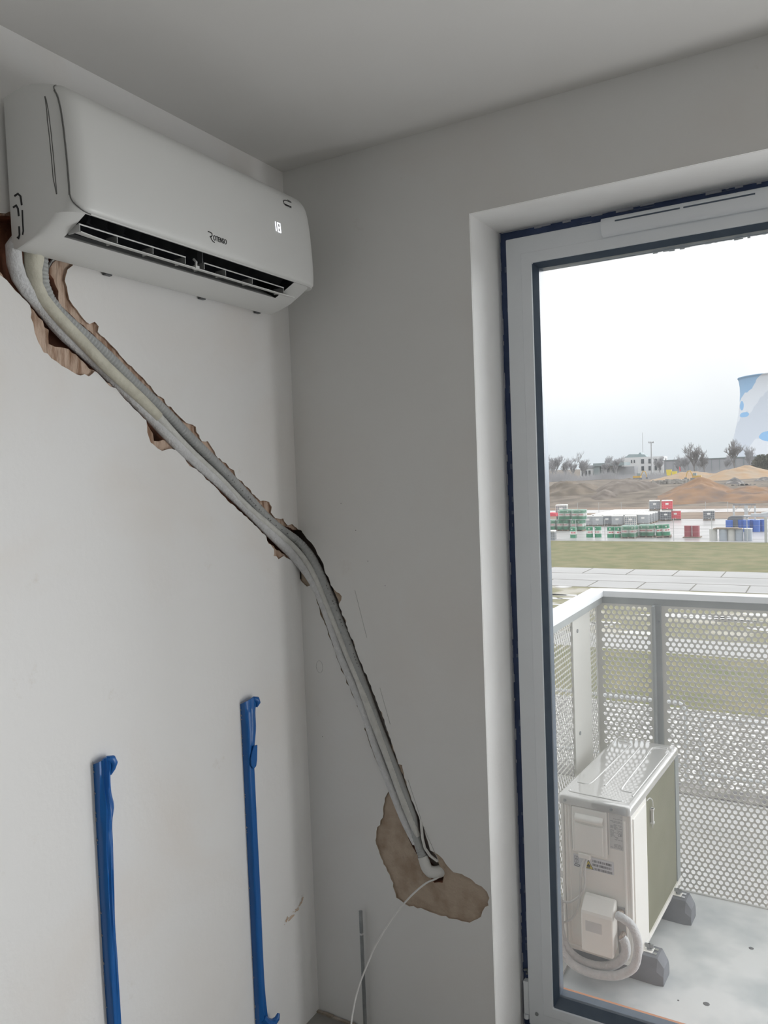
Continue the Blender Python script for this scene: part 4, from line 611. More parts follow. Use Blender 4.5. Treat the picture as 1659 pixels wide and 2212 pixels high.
pk = MB(); pk.tube([Vector(p) - o1 for p in ((0.012, -0.782, 1.071), (0.016, -0.772, 1.072), (0.018, -0.762, 1.068), (0.017, -0.757, 1.058), (0.016, -0.760, 1.046), (0.015, -0.766, 1.034))], [0.003, 0.007, 0.010, 0.010, 0.007, 0.003], 10)
build('tape_tuck', pk, M['blue_tape'], tr1, smooth=40)
tr2, o2, w2 = tape_rail('wall_rail', lambda z: -0.3025, lambda z: -0.2760 + 0.018 * step(z, 0.90, 1.0) + 0.007 * gauss(z, 1.064, 0.02) + 0.006 * step(z, 0.28, 0.15), 1.064, 0.132,
    'blue tape-wrapped vertical rail, the one nearer the room corner', 8, lambda z: 0.12 + 0.5 * step(z, 0.90, 1.0) + 0.7 * step(z, 0.24, 0.15))
pk = MB(); pk.tube([Vector(p) - o2 for p in ((0.012, -0.274, 1.069), (0.016, -0.264, 1.070), (0.018, -0.254, 1.066), (0.017, -0.250, 1.056), (0.016, -0.254, 1.044))], [0.003, 0.007, 0.009, 0.009, 0.003], 10)
build('tape_tuck', pk, M['blue_tape'], tr2, smooth=40)
fp_ = MB(); pts = [(-0.2840, 0.944), (-0.2700, 0.943), (-0.2740, 0.902), (-0.2790, 0.886), (-0.2900, 0.8815), (-0.2985, 0.894), (-0.2985, 0.912), (-0.2920, 0.930)]
fp_.prism(pts, lambda a, b: Vector((0.0270, a, b)) - o2, lambda a, b: Vector((0.0225, a, b)) - o2)
build('tape_flap', fp_, M['blue_tape'], tr2, smooth=30, bevel=0.001)
ft = MB(); ft.tube([Vector(p) - o2 for p in ((0.014, -0.290, 0.165), (0.020, -0.278, 0.145), (0.026, -0.258, 0.133), (0.030, -0.243, 0.140), (0.030, -0.236, 0.150))], [0.012, 0.014, 0.012, 0.008, 0.004], 9)
build('tape_end', ft, M['blue_tape'], tr2, smooth=40)
stn = MB(); rnd = random.Random(2)
for i in range(26):
    q = rnd.random(); y = -0.185 + 0.13 * q; z = 0.362 + 0.025 * q * q + rnd.gauss(0, 0.004); r_ = rnd.uniform(0.001, 0.0035)
    stn.cap([(0.0004 + i*0.00003, y + r_*2.2*math.cos(2*math.pi*k/7), z + r_*math.sin(2*math.pi*k/7)) for k in range(7)])
tag(build('brick_dust_stain', stn, mat('brick_dust', (0.56, 0.40, 0.28), 0.95, col2=(0.66, 0.56, 0.46), nscale=60), smooth=0, fix=False), 'faint orange brick-dust smear low on the wall near the corner', 'stain', kind='stuff')
rod = MB(); rod.tube([(0.1843, -0.02, 0.0 + 0.003 * i) for i in range(127)], 0.0058, 10, ripple=-0.06)
rd = build('threaded_rod', rod, M['zinc'], smooth=20); tag(rd, 'thin grey metal rod standing upright against the grey back wall', 'rod')
nu = MB(); nu.cyl((0.1843, -0.02, 0.306), 0.0066, 0.006, 6); build('nut', nu, mat('bright_nut', (0.7, 0.7, 0.7), 0.3, 0.9, col2=(0.65, 0.65, 0.65)), rd, smooth=20)
# chalk line scored along the chase, a pencil circle and dirt flecks on the plaster
cl = MB()
for a, b in (((0.197, 1.345), (0.232, 1.205)), ((0.270, 1.060), (0.300, 0.955)), ((0.352, 0.800), (0.390, 0.690)), ((0.394, 0.675), (0.4415, 0.580))):
    cl.tube([(a[0], -0.0003, a[1]), (b[0], -0.0003, b[1])], 0.0007, 5)
tag(build('scored_line', cl, M['dust']), 'faint broken line scored in the plaster beside the chase', 'mark', kind='stuff')
pc = MB(); pc.tube([(0.0585 + 0.012*math.cos(a), -0.0003, 1.103 + 0.0185*math.sin(a)) for a in [2*math.pi*i/24 for i in range(25)]], 0.0005, 5)
tag(build('pencil_circle', pc, M['dust']), 'small pencil ring drawn on the back wall near the corner', 'mark')
fk = MB()
for x, z in ((0.058, 0.885), (0.208, 1.52), (0.16, 1.60), (0.30, 1.36), (0.245, 1.43)): fk.box((x, -0.0004, z), (x + 0.0015, 0.0, z + 0.0025))
tag(build('plaster_flecks', fk, M['ink']), 'dark specks scattered on the grey back wall', 'mark', kind='stuff')
# ------------------------------------------------------------------ balcony
ZB = -0.225                 # balcony floor level
BX, BY = 0.505, 1.645       # balcony slab edges
M['balcony'] = mat('balcony_coating', (0.70, 0.715, 0.715), 0.5, col2=(0.50, 0.535, 0.545), nscale=3.4, ndetail=9, nmin=0.45, nmax=0.62, bump=0.10, bscale=25)
M['galv'] = mat('powder_coated_steel', (0.62, 0.61, 0.57), 0.55, col2=(0.59, 0.585, 0.55), nscale=6)
M['rail_top'] = mat('handrail_metal', (0.84, 0.86, 0.88), 0.40, 0.0, col2=(0.81, 0.84, 0.87), nscale=4)
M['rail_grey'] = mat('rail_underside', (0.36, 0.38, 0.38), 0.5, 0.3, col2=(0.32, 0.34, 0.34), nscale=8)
M['trim_pale'] = mat('drip_edge', (0.60, 0.60, 0.58), 0.6, col2=(0.54, 0.54, 0.52), nscale=10)
sb = MB(); sb.box((BX, 0.30, ZB - 0.20), (4.2, BY, ZB))
tag(build('balcony_floor', sb, M['balcony'], smooth=0), kind='structure')
kb = MB(); kb.box((BX, 0.425, ZB), (4.2, 0.50, ZB + 0.006)); kb.box((BX - 0.004, 0.425, ZB - 0.20), (BX + 0.022, BY, ZB + 0.012)); kb.box((BX, BY - 0.006, ZB - 0.2), (4.2, BY + 0.004, ZB + 0.004))
tag(build('trim_2', kb, M['trim_pale'], smooth=0), kind='structure')
fl = MB()
for x, y, s in ((1.02, 0.905, 0.012), (1.13, 1.32, 0.010), (0.93, 0.88, 0.004), (0.74, 0.63, 0.005), (0.80, 0.60, 0.004)): fl.cyl((x, y, ZB), s, 0.0015, 7, s*0.7)
tag(build('dirt_specks', fl, M['ac_vane'], smooth=0), 'small dark specks of dirt lying on the pale balcony floor', 'dirt', kind='stuff')

# railing: perforated sheet panels between flat posts under a wide handrail
rail = thing('balcony_railing', 'pale perforated metal balcony railing with a wide flat handrail', 'railing', (0.48, 1.66, ZB))
RO = Vector((0.48, 1.66, ZB))
def perforated(name, org, ax, length, z0, z1, pitch=0.0252, rowp=0.0217, rh=0.0091, thick=0.003, margin=0.014, normal=(0, -1, 0)):
    """sheet with a staggered round-hole pattern, every hole cut through and lined"""
    mb = MB(); org = Vector(org); ax = Vector(ax); nz = Vector((0, 0, 1)); no = Vector(normal) * thick
    ncol = int((length - 2*margin) / pitch); nrow = int((z1 - z0 - 2*margin) / rowp)
    S = 12; x_off = (length - ncol * pitch) / 2
    def pt(a, z): return org + ax * a + nz * z
    vid = {}; V = mb.v
    def vert(a, z):
        k = (round(a, 5), round(z, 5))
        if k not in vid: vid[k] = len(V); V.append(tuple(pt(a, z)))
        return vid[k]
    zs0 = z0 + ((z1 - z0) - nrow * rowp) / 2
    def face(ids): mb.f.append(tuple(ids)); mb.mi.append(0)
    for r_ in range(nrow):
        za, zb_ = zs0 + r_ * rowp, zs0 + (r_+1) * rowp; zc = (za + zb_) / 2
        sh = 0.5 * pitch if r_ % 2 else 0.0
        nc = ncol - (1 if r_ % 2 else 0)
        xa = x_off + sh
        for c in range(nc):
            l, r2 = xa + c * pitch, xa + (c+1) * pitch; xc = (l + r2) / 2
            outer = [(r2, zc), (r2, zb_), (xc + pitch*0.25, zb_), (xc, zb_), (xc - pitch*0.25, zb_), (l, zb_), (l, zc), (l, za), (xc - pitch*0.25, za), (xc, za), (xc + pitch*0.25, za), (r2, za)]
            oi = [vert(*p) for p in outer]
            ang = [math.atan2(p[1]-zc, p[0]-xc) for p in outer]
            b0 = len(V); 
            for a in ang: V.append(tuple(pt(xc + rh*math.cos(a), zc + rh*math.sin(a))))
            for a in ang: V.append(tuple(pt(xc + rh*math.cos(a), zc + rh*math.sin(a)) - no))
            for k in range(S):
                k2 = (k+1) % S
                face((oi[k], oi[k2], b0+k2, b0+k)); face((b0+k, b0+k2, b0+S+k2, b0+S+k))
        # solid ends of the row
        xe = xa + nc * pitch
        if xa > 1e-6: mb.quad(pt(0, za), pt(xa, za), pt(xa, zb_), pt(0, zb_))
        if length - xe > 1e-6: mb.quad(pt(xe, za), pt(length, za), pt(length, zb_), pt(xe, zb_))
    mb.quad(pt(0, z0), pt(length, z0), pt(length, zs0), pt(0, zs0)); ze = zs0 + nrow*rowp
    mb.quad(pt(0, ze), pt(length, ze), pt(length, z1), pt(0, z1))
    mb.v = [tuple(Vector(p) - RO) for p in mb.v]
    return build(name, mb, M['galv'], rail, smooth=0, fix=False)
ZT = 1.062
perforated('perforated_panel', (0.469, 1.660, 0), (1, 0, 0), 0.261, ZB - 0.05, ZT)
perforated('perforated_panel', (0.748, 1.660, 0), (1, 0, 0), 1.05, ZB - 0.05, ZT)
perforated('perforated_panel', (1.810, 1.660, 0), (1, 0, 0), 0.60, ZB - 0.05, ZT)
perforated('perforated_panel', (0.470, 0.45, 0), (0, 1, 0), 1.210, ZB - 0.05, ZT, thick=0.0015, rh=0.0098, normal=(-1, 0, 0))
def rp(mb): mb.v = [tuple(Vector(p) - RO) for p in mb.v]; return mb
hr = MB()
hr.add([(0.428, 0.43, 1.082), (0.502, 0.43, 1.082), (0.502, 1.654, 1.082), (0.428, 1.722, 1.082), (0.428, 0.43, 1.110), (0.502, 0.43, 1.110), (0.502, 1.654, 1.110), (0.428, 1.722, 1.110)], [(0,3,2,1),(4,5,6,7),(0,1,5,4),(1,2,6,5),(2,3,7,6),(3,0,4,7)])
hr.add([(0.428, 1.722, 1.082), (0.502, 1.654, 1.082), (2.45, 1.654, 1.082), (2.45, 1.722, 1.082), (0.428, 1.722, 1.110), (0.502, 1.654, 1.110), (2.45, 1.654, 1.110), (2.45, 1.722, 1.110)], [(0,3,2,1),(4,5,6,7),(0,1,5,4),(1,2,6,5),(2,3,7,6),(3,0,4,7)])
hra = build('handrail', rp(hr), M['rail_top'], rail, smooth=0, bevel=0.002)
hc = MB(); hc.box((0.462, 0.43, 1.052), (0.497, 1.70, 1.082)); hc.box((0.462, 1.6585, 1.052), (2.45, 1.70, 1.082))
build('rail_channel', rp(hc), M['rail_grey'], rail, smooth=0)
for x0 in (0.724, 1.800):
    p_ = MB(); p_.box((x0, 1.612, ZB - 0.04), (x0 + 0.010, 1.658, 1.055)); p_.box((x0, 1.650, ZB - 0.04), (x0 + 0.034, 1.658, 1.055))
    post = build('post', rp(p_), M['rail_grey'], rail, smooth=0, bevel=0.001)
    for z in (0.98, 0.42):
        b_ = MB(); b_.cyl((0, 0, 0), 0.006, 0.006, 10); b_.xf(Matrix.Translation(Vector((x0 + 0.022, 1.650, z)) - RO) @ Matrix.Rotation(R(90), 4, 'X')); build('bolt', b_, M['zinc'], post)
cp = MB(); cp.box((0.4705, 1.235, ZB - 0.04), (0.480, 1.500, 1.052))
corner = build('corner_post', rp(cp), M['galv'], rail, smooth=0, bevel=0.001)
for z in (0.99, 0.55, 0.10):
    b_ = MB(); b_.cyl((0, 0, 0), 0.008, 0.004, 12); b_.xf(Matrix.Translation(Vector((0.480, 1.30, z)) - RO) @ Matrix.Rotation(R(90), 4, 'Y')); build('bolt', b_, M['zinc'], corner)

# ------------------------------------------------------------------ outdoor unit
M['unit'] = mat('unit_paint', (0.90, 0.885, 0.84), 0.5, col2=(0.87, 0.855, 0.81), nscale=5)
M['unit_gloss'] = mat('unit_lid_gloss', (0.58, 0.575, 0.555), 0.12, col2=(0.56, 0.555, 0.535), nscale=5, coat=1.0, spec=0.8)
M['fins'] = mat('coil_fins', (0.42, 0.42, 0.31), 0.45, 0.2, col2=(0.46, 0.46, 0.35), nscale=7)
M['sticker'] = mat('white_sticker', (0.72, 0.73, 0.76), 0.5, col2=(0.70, 0.71, 0.74), nscale=20)
M['greyprint'] = mat('grey_print', (0.40, 0.40, 0.40), 0.6, col2=(0.44, 0.44, 0.44), nscale=60)
M['yellow'] = mat('warning_yellow', (0.72, 0.58, 0.05), 0.5, col2=(0.68, 0.55, 0.05), nscale=30)
M['rubber'] = mat('black_rubber', (0.14, 0.148, 0.165), 0.7, col2=(0.20, 0.21, 0.235), nscale=9, bump=0.1, bscale=60)
M['barcode'] = mat('barcode_grey', (0.15, 0.15, 0.16), 0.6, col2=(0.17, 0.17, 0.18), nscale=60)
TH = R(-3.9); UO = Vector((0.511, 0.878, 0.0))
unit = thing('outdoor_unit', 'white outdoor condenser unit standing on the balcony behind the glass door', 'outdoor unit', UO, TH)
UM = Matrix.Translation(UO) @ Matrix.Rotation(TH, 4, 'Z')
WU, LU, Z0, Z1 = 0.270, 0.715, -0.130, 0.428
b = MB(); b.box((0.006, 0.006, Z0), (WU - 0.004, LU - 0.006, Z1))
build('casing', b, M['unit'], unit, smooth=0, bevel=0.008)
# lid with down-turned rim and pressed ribs
ld = MB()
def rrect(x0, y0, x1, y1, r_, z, n=5):
    out = []
    for cx, cy, a0 in ((x1-r_, y1-r_, 0), (x0+r_, y1-r_, 90), (x0+r_, y0+r_, 180), (x1-r_, y0+r_, 270)):
        for k in range(n+1): a = R(a0 + 90*k/n); out.append((cx + r_*math.cos(a), cy + r_*math.sin(a), z))
    return out
rows = [rrect(-0.002, -0.004, WU+0.004, LU+0.004, 0.018, 0.422), rrect(-0.002, -0.004, WU+0.004, LU+0.004, 0.018, 0.444), rrect(0.003, 0.001, WU-0.001, LU-0.001, 0.016, 0.452), rrect(0.012, 0.010, WU-0.010, LU-0.010, 0.014, 0.455)]
ld.grid(rows, True); ld.cap(rows[-1]); ld.cap(list(reversed(rows[0])))
lid = build('lid', ld, M['unit_gloss'], unit, smooth=50)
rb = MB()
def rib(mb, pts, w_=0.008, h_=0.004):
    P = smoothpath([(x, y, 0.4545) for x, y in pts], 6); mb.tube(P, w_ * 0.5, 8)
    return mb
rib(rb, [(0.030, 0.135), (0.065, 0.135), (0.078, 0.165), (0.082, 0.30), (0.086, 0.50), (0.090, 0.625), (0.085, 0.650), (0.060, 0.665), (0.030, 0.668)])
rib(rb, [(0.240, 0.135), (0.205, 0.135), (0.195, 0.165), (0.190, 0.32), (0.186, 0.50), (0.180, 0.625), (0.188, 0.650), (0.210, 0.665), (0.240, 0.668)])
rib(rb, [(0.132, 0.150), (0.132, 0.35), (0.132, 0.62)])
rib(rb, [(0.030, 0.050), (0.034, 0.040), (0.060, 0.036), (0.200, 0.036), (0.226, 0.040), (0.232, 0.050)])
rib(rb, [(0.252, 0.10), (0.252, 0.35), (0.252, 0.62)], 0.006)
build('pressed_rib', rb, M['unit_gloss'], lid, smooth=60)
for a, z in ((0.030, 0.436), (0.205, 0.436)):
    s_ = MB(); s_.cyl((0, 0, 0), 0.0055, 0.004, 10); s_.xf(Matrix.Translation((a, -0.004, z)) @ Matrix.Rotation(R(90), 4, 'X')); build('screw', s_, M['zinc'], lid)
# near end: seams, pressed grooves, cover with recessed handle, valve cover
gr = MB()
for a in (0.028, 0.040): gr.tube([(a, 0.006, 0.415), (a, 0.006, -0.11)], 0.004, 6)
for a in (0.248,): gr.tube([(a, 0.006, 0.40), (a + 0.002, 0.006, -0.11)], 0.006, 6)
build('pressed_groove', gr, M['unit'], unit)
sm = MB(); sm.box((0.0205, 0.0045, -0.12), (0.0215, 0.0062, 0.42)); sm.box((0.0505, 0.0045, 0.25), (0.0515, 0.0062, 0.42)); sm.box((0.1875, 0.0045, 0.26), (0.1885, 0.0062, 0.42))
build('seam', sm, M['greyprint'], unit, smooth=0)
cv = MB(); cv.box((0.053, -0.004, 0.243), (0.186, 0.008, 0.420))
cov = build('terminal_cover', cv, M['unit'], unit, smooth=0, bevel=0.008, bseg=3)
hn = MB()
rows = []
for k in range(9):
    t = k / 8; a = math.pi * t
    rows.append([(0.064 + (0.004 if j in (0, 6) else 0) + 0.106 * j / 6, -0.004 - 0.016 * math.sin(a) * (0.55 if j in (0, 6) else 1), 0.366 + 0.030 * t) for j in range(7)])
hn.grid(rows); build('handle', hn, M['unit'], cov, smooth=60)
hp_ = MB(); hp_.box((0.064, -0.008, 0.252), (0.172, -0.002, 0.360)); build('lower_pad', hp_, M['unit'], cov, smooth=0, bevel=0.0055, bseg=3)
ce = MB(); ce.box((0.078, -0.012, 0.229), (0.124, 0.006, 0.248)); build('cable_gland', ce, M['unit'], cov, smooth=0, bevel=0.003)
lb = MB(); lb.box((0.194, 0.0048, 0.286), (0.243, 0.0058, 0.416)); gl_ = build('rating_label', lb, mat('grey_label', (0.66, 0.66, 0.645), 0.55, col2=(0.69, 0.69, 0.675), nscale=40), unit, smooth=0)
pr = MB(); rnd = random.Random(5); z = 0.410
while z > 0.292:
    x = 0.197
    while x < 0.238:
        w_ = rnd.uniform(0.003, 0.014)
        if rnd.random() < 0.6: pr.box((x, 0.0042, z - 0.0022), (min(x + w_, 0.240), 0.0049, z))
        x += w_ + 0.002
    z -= 0.0042 if rnd.random() < .8 else 0.009
build('print', pr, M['greyprint'], gl_, smooth=0)
UFACE = Matrix.Rotation(R(90), 4, 'X')
text_mesh('print', 'CE', 0.011, Matrix.Translation((0.224, 0.0040, 0.338)) @ UFACE, M['barcode'], gl_)
st = MB(); st.box((0.054, 0.0045, 0.185), (0.118, 0.0058, 0.233)); st.box((0.120, 0.0045, 0.187), (0.206, 0.0058, 0.235)); 
stk = build('warning_sticker', st, M['sticker'], unit, smooth=0)
tri = MB(); tri.add([(0.094, 0.0040, 0.189), (0.130, 0.0040, 0.189), (0.112, 0.0040, 0.222)], [(0,1,2)]); build('triangle_border', tri, M['ink'], stk, smooth=0)
tri = MB(); tri.add([(0.0965, 0.0035, 0.1905), (0.1275, 0.0035, 0.1905), (0.112, 0.0035, 0.2185)], [(0,1,2)]); build('warning_triangle', tri, M['yellow'], stk, smooth=0)
fm = MB(); fm.add([(0.1065, 0.0031, 0.1965), (0.1175, 0.0031, 0.1965), (0.1195, 0.0031, 0.2010), (0.1160, 0.0031, 0.2045), (0.1130, 0.0031, 0.2105), (0.1105, 0.0031, 0.2045), (0.1075, 0.0031, 0.2035), (0.1055, 0.0031, 0.2000)], [tuple(range(8))]); fm.box((0.105, 0.0029, 0.1925), (0.119, 0.0034, 0.1945)); build('flame_symbol', fm, M['ink'], stk, smooth=0)
bk = MB()
def outline(mb, pts, w_, y):
    for p, q in zip(pts, pts[1:] + pts[:1]):
        d_ = Vector((q[0]-p[0], 0, q[1]-p[1])).normalized(); s_ = Vector((-d_.z, 0, d_.x)) * w_ / 2; A_ = Vector((p[0], y, p[1])); B_ = Vector((q[0], y, q[1])); mb.quad(A_ - s_, B_ - s_, B_ + s_, A_ + s_)
for z, c in ((0.220, 0), (0.206, 0)): outline(bk, [(0.059, z - 0.005), (0.0655, z - 0.004), (0.072, z - 0.005), (0.072, z + 0.006), (0.0655, z + 0.005), (0.059, z + 0.006)], 0.0012, 0.0040); outline(bk, [(0.0655, z - 0.004), (0.0655, z + 0.005)], 0.001, 0.0040)
outline(bk, [(0.057, 0.189), (0.074, 0.187), (0.079, 0.194), (0.062, 0.197)], 0.0022, 0.0040); outline(bk, [(0.063, 0.192), (0.072, 0.1915)], 0.0012, 0.0040)
build('manual_symbol', bk, M['barcode'], stk, smooth=0)
bc = MB(); rnd = random.Random(9)
for z in (0.222, 0.208, 0.193):
    x = 0.127
    while x < 0.199:
        w_ = rnd.choice((0.0008, 0.0012, 0.002)); bc.box((x, 0.0038, z - 0.004), (x + w_, 0.0046, z + 0.0045)); x += w_ + rnd.choice((0.0009, 0.0014, 0.003))
build('barcode', bc, M['barcode'], stk, smooth=0)
vc = MB()
vp = [(0.0, 0.104), (-0.020, 0.100), (-0.058, 0.062), (-0.062, 0.052), (-0.062, -0.092), (0.0, -0.075)]
vc.prism(vp, lambda a, b: (0.100, a, b), lambda a, b: (0.2180, a, b))
val = build('valve_cover', vc, M['unit'], unit, smooth=0, bevel=0.007, bseg=3)
pl = MB(); pl.box((0.118, -0.0630, -0.010), (0.178, -0.0618, 0.028)); build('embossed_plate', pl, mat('plate_grey', (0.66, 0.66, 0.65), 0.5, col2=(0.62, 0.62, 0.61), nscale=20), val, smooth=0)
# recess with the service valves beside the cover
rc = MB(); rc.box((0.219, 0.0, -0.10), (0.244, 0.010, 0.075)); build('valve_recess', rc, M['greyprint'], unit, smooth=0)
va = MB(); va.tube([(0.232, 0.004, 0.060), (0.232, -0.045, 0.066)], 0.010, 10); vb_ = MB(); vb_.tube([(0.238, 0.004, -0.020), (0.240, -0.030, -0.020)], 0.010, 10)
M['brass'] = mat('brass_valve', (0.52, 0.44, 0.38), 0.45, 0.5, col2=(0.48, 0.40, 0.34), nscale=20)
build('service_valve', va, M['brass'], unit); build('service_valve', vb_, M['brass'], unit)
# coil side: white corner post, fins, far corner post, bottom pan edge
co = MB(); co.box((WU - 0.003, 0.215, Z0 + 0.008), (WU - 0.0015, LU - 0.065, 0.424)); coil = build('coil_fins', co, M['fins'], unit, smooth=0)
fn_ = MB(); y = 0.217
while y < LU - 0.068: fn_.box((WU - 0.0016, y, Z0 + 0.008), (WU + 0.0005, y + 0.0014, 0.424)); y += 0.0038
build('fins', fn_, M['fins'], coil, smooth=0)
cn_ = MB(); cn_.box((WU - 0.006, 0.004, Z0), (WU + 0.003, 0.205, 0.424)); cn_.box((WU + 0.001, 0.022, Z0 + 0.01), (WU + 0.008, 0.188, 0.405))
build('side_panel', cn_, M['unit'], unit, smooth=0, bevel=0.004)
cf = MB(); cf.box((WU - 0.006, LU - 0.060, Z0), (WU + 0.003, LU - 0.004, 0.424)); build('corner_post', cf, mat('unit_corner_grey', (0.33, 0.36, 0.36), 0.4, col2=(0.30, 0.33, 0.33), nscale=8), unit, smooth=0)
bp_ = MB(); bp_.box((-0.001, -0.001, Z0 - 0.006), (WU + 0.008, LU, Z0 + 0.010)); build('base_pan', bp_, M['unit'], unit, smooth=0, bevel=0.002)
se = MB(); se.tube(smoothpath([(WU + 0.002, 0.215, 0.400), (WU + 0.006, 0.24, 0.402), (WU + 0.010, 0.262, 0.385), (WU + 0.010, 0.268, 0.360)], 5), 0.0022, 6); se.box((WU + 0.004, 0.262, 0.295), (WU + 0.012, 0.272, 0.352)); se.box((WU + 0.002, 0.258, 0.345), (WU + 0.014, 0.277, 0.352)); se.box((WU + 0.002, 0.258, 0.292), (WU + 0.014, 0.277, 0.298)); se.box((WU + 0.006, 0.265, 0.276), (WU + 0.009, 0.268, 0.292))
build('sensor_clip', se, M['pipe_white'], unit, smooth=0)
# rubber feet, each with a steel channel, wing nut and washer
def rubber_foot(y0, y1, label):
    t = thing('rubber_foot', label, 'mounting foot', UM @ Vector((0.16, (y0+y1)/2, ZB)), TH)
    hw = (y1 - y0) / 2; mb = MB(); hgt = 0.094; x0, x1 = -0.165, 0.195
    rows = []
    for x, k, zt in ((x0, 0.80, 0.070), (x0 + 0.02, 0.95, hgt), (-0.09, 1, hgt), (0.11, 1, hgt), (x1 - 0.022, 0.97, hgt), (x1, 0.82, 0.060)):
        zb0 = 0.0 if not (-0.1 < x < 0.12) else 0.0
        rows.append([(x, -hw*k, zb0), (x, -hw*k, zt*0.55), (x, -hw*0.72*k, zt), (x, hw*0.72*k, zt), (x, hw*k, zt*0.55), (x, hw*k, zb0)])
    mb.grid(rows, True); mb.cap(list(reversed(rows[0]))); mb.cap(rows[-1])
    build('block', mb, M['rubber'], t, smooth=20)
    ch = MB(); ch.box((x0 + 0.03, -0.020, hgt - 0.006), (x1 - 0.030, -0.008, hgt + 0.004)); ch.box((x0 + 0.03, 0.008, hgt - 0.006), (x1 - 0.030, 0.020, hgt + 0.004)); ch.box((x0 + 0.03, -0.02, hgt - 0.006), (x1 - 0.03, 0.02, hgt - 0.003))
    build('channel', ch, mat('bright_channel', (0.68, 0.70, 0.72), 0.25, 0.75, col2=(0.62, 0.64, 0.66), nscale=20), t, smooth=0)
    wn_ = MB(); wn_.cyl((0.135, 0, hgt + 0.004), 0.010, 0.006, 8); wn_.cyl((0.135, 0, hgt + 0.010), 0.005, 0.016, 8); wn_.box((0.120, -0.003, hgt + 0.012), (0.150, 0.003, hgt + 0.026))
    build('wing_nut', wn_, M['zinc'], t, smooth=30)
    ws = MB(); ws.box((0.095, -0.018, hgt + 0.002), (0.150, 0.018, hgt + 0.005)); build('bracket_ear', ws, M['unit'], t, smooth=0, bevel=0.001)
    return t
rubber_foot(0.070, 0.175, 'black rubber mounting foot beside the looped pipes of the outdoor unit')
rubber_foot(0.515, 0.620, 'black rubber mounting foot nearer the perforated railing')
# refrigerant lines looping from the valves, cables from the terminal cover
def upath(P, n=5): return [UM @ p for p in smoothpath(P, n)]
tag(build('refrigerant_pipe', MB().tube(upath([(0.232, -0.040, 0.066), (0.255, -0.052, 0.068), (0.287, -0.055, 0.050), (0.305, -0.055, -0.006), (0.292, -0.055, -0.090), (0.245, -0.055, -0.138), (0.196, -0.055, -0.160), (0.127, -0.055, -0.172), (0.062, -0.055, -0.160), (0.018, -0.055, -0.115), (0.008, -0.055, -0.016), (0.004, -0.050, 0.06), (-0.004, -0.09, 0.12)]), 0.0155, 16), M['foam_white'], smooth=60), 'white insulated pipe making the wide outer loop from the outdoor unit valve', 'pipe')
tag(build('refrigerant_pipe', MB().tube(upath([(0.241, -0.028, -0.020), (0.252, -0.028, -0.036), (0.250, -0.028, -0.080), (0.211, -0.026, -0.128), (0.157, -0.024, -0.156), (0.090, -0.024, -0.160), (0.042, -0.024, -0.140), (0.014, -0.024, -0.098), (0.003, -0.024, -0.040), (0.0, -0.022, 0.05), (-0.008, -0.06, 0.11)]), 0.0165, 16), M['foam_white'], smooth=60), 'white insulated pipe making the smaller inner loop below the valve cover', 'pipe')
tag(build('cable', MB().tube(upath([(0.103, -0.008, 0.232), (0.091, -0.018, 0.190), (0.086, -0.018, 0.105), (0.077, -0.018, 0.047), (0.055, -0.018, -0.001), (0.021, -0.020, -0.031), (-0.010, -0.020, -0.034), (-0.030, -0.05, -0.01)]), 0.0045, 8), M['pipe_white']), 'white cable from the terminal cover, the one hanging in the deeper loop', 'cable')
tag(build('cable', MB().tube(upath([(0.110, -0.008, 0.232), (0.102, -0.016, 0.180), (0.106, -0.018, 0.149), (0.094, -0.018, 0.105), (0.068, -0.018, 0.072), (0.039, -0.018, 0.051), (0.008, -0.018, 0.050), (-0.017, -0.02, 0.068), (-0.030, -0.05, 0.09)]), 0.0045, 8), M['pipe_white']), 'white cable from the terminal cover, the one hanging in the shallower loop', 'cable')
cs = MB(); cs.tube([UM @ Vector(p) for p in ((-0.030, -0.030, 0.250), (-0.008, -0.028, 0.195), (0.012, -0.026, 0.148))], [0.010, 0.012, 0.0135], 14)
tag(build('cable_sleeve', cs, M['pipe_white']), 'short white open-ended sleeve hanging beside the outdoor unit and the door frame', 'sleeve')
# ------------------------------------------------------------------ grounds outside
ZG = -4.22
M['lawn'] = mat('lawn_grass', (0.095, 0.103, 0.026), 0.95, col2=(0.165, 0.145, 0.060), nscale=0.9, ndetail=9, bump=0.4, bscale=4)
M['mudgrass'] = mat('muddy_grass', (0.17, 0.16, 0.08), 0.9, col2=(0.34, 0.32, 0.27), nscale=0.55, ndetail=8, nmin=0.48, nmax=0.60, bump=0.3, bscale=3)
M['slab'] = mat('wet_concrete_slabs', (0.335, 0.33, 0.325), 0.35, col2=(0.26, 0.255, 0.25), nscale=0.8, ndetail=7, stretch=(0.3, 1, 1))
M['joint'] = mat('slab_joint', (0.13, 0.125, 0.11), 0.9, col2=(0.17, 0.16, 0.13), nscale=2)
M['gravel'] = mat('pale_gravel', (0.13, 0.125, 0.12), 0.9, col2=(0.62, 0.61, 0.60), nscale=9, ndetail=6, nmin=0.45, nmax=0.62, bump=0.8, bscale=12)
M['yard'] = mat('wet_yard', (0.42, 0.41, 0.41), 0.3, col2=(0.25, 0.245, 0.24), nscale=0.5, ndetail=8, nmin=0.45, nmax=0.65, stretch=(0.4, 1, 1))
M['earth'] = mat('brown_earth', (0.15, 0.10, 0.066), 0.95, col2=(0.21, 0.155, 0.11), nscale=0.3, ndetail=10, nmin=0.4, nmax=0.62, bump=0.8, bscale=1)
M['earth_olive'] = mat('rough_ground', (0.085, 0.066, 0.048), 0.95, col2=(0.165, 0.132, 0.10), nscale=0.35, ndetail=10, nmin=0.40, nmax=0.62, bump=1.0, bscale=0.9)
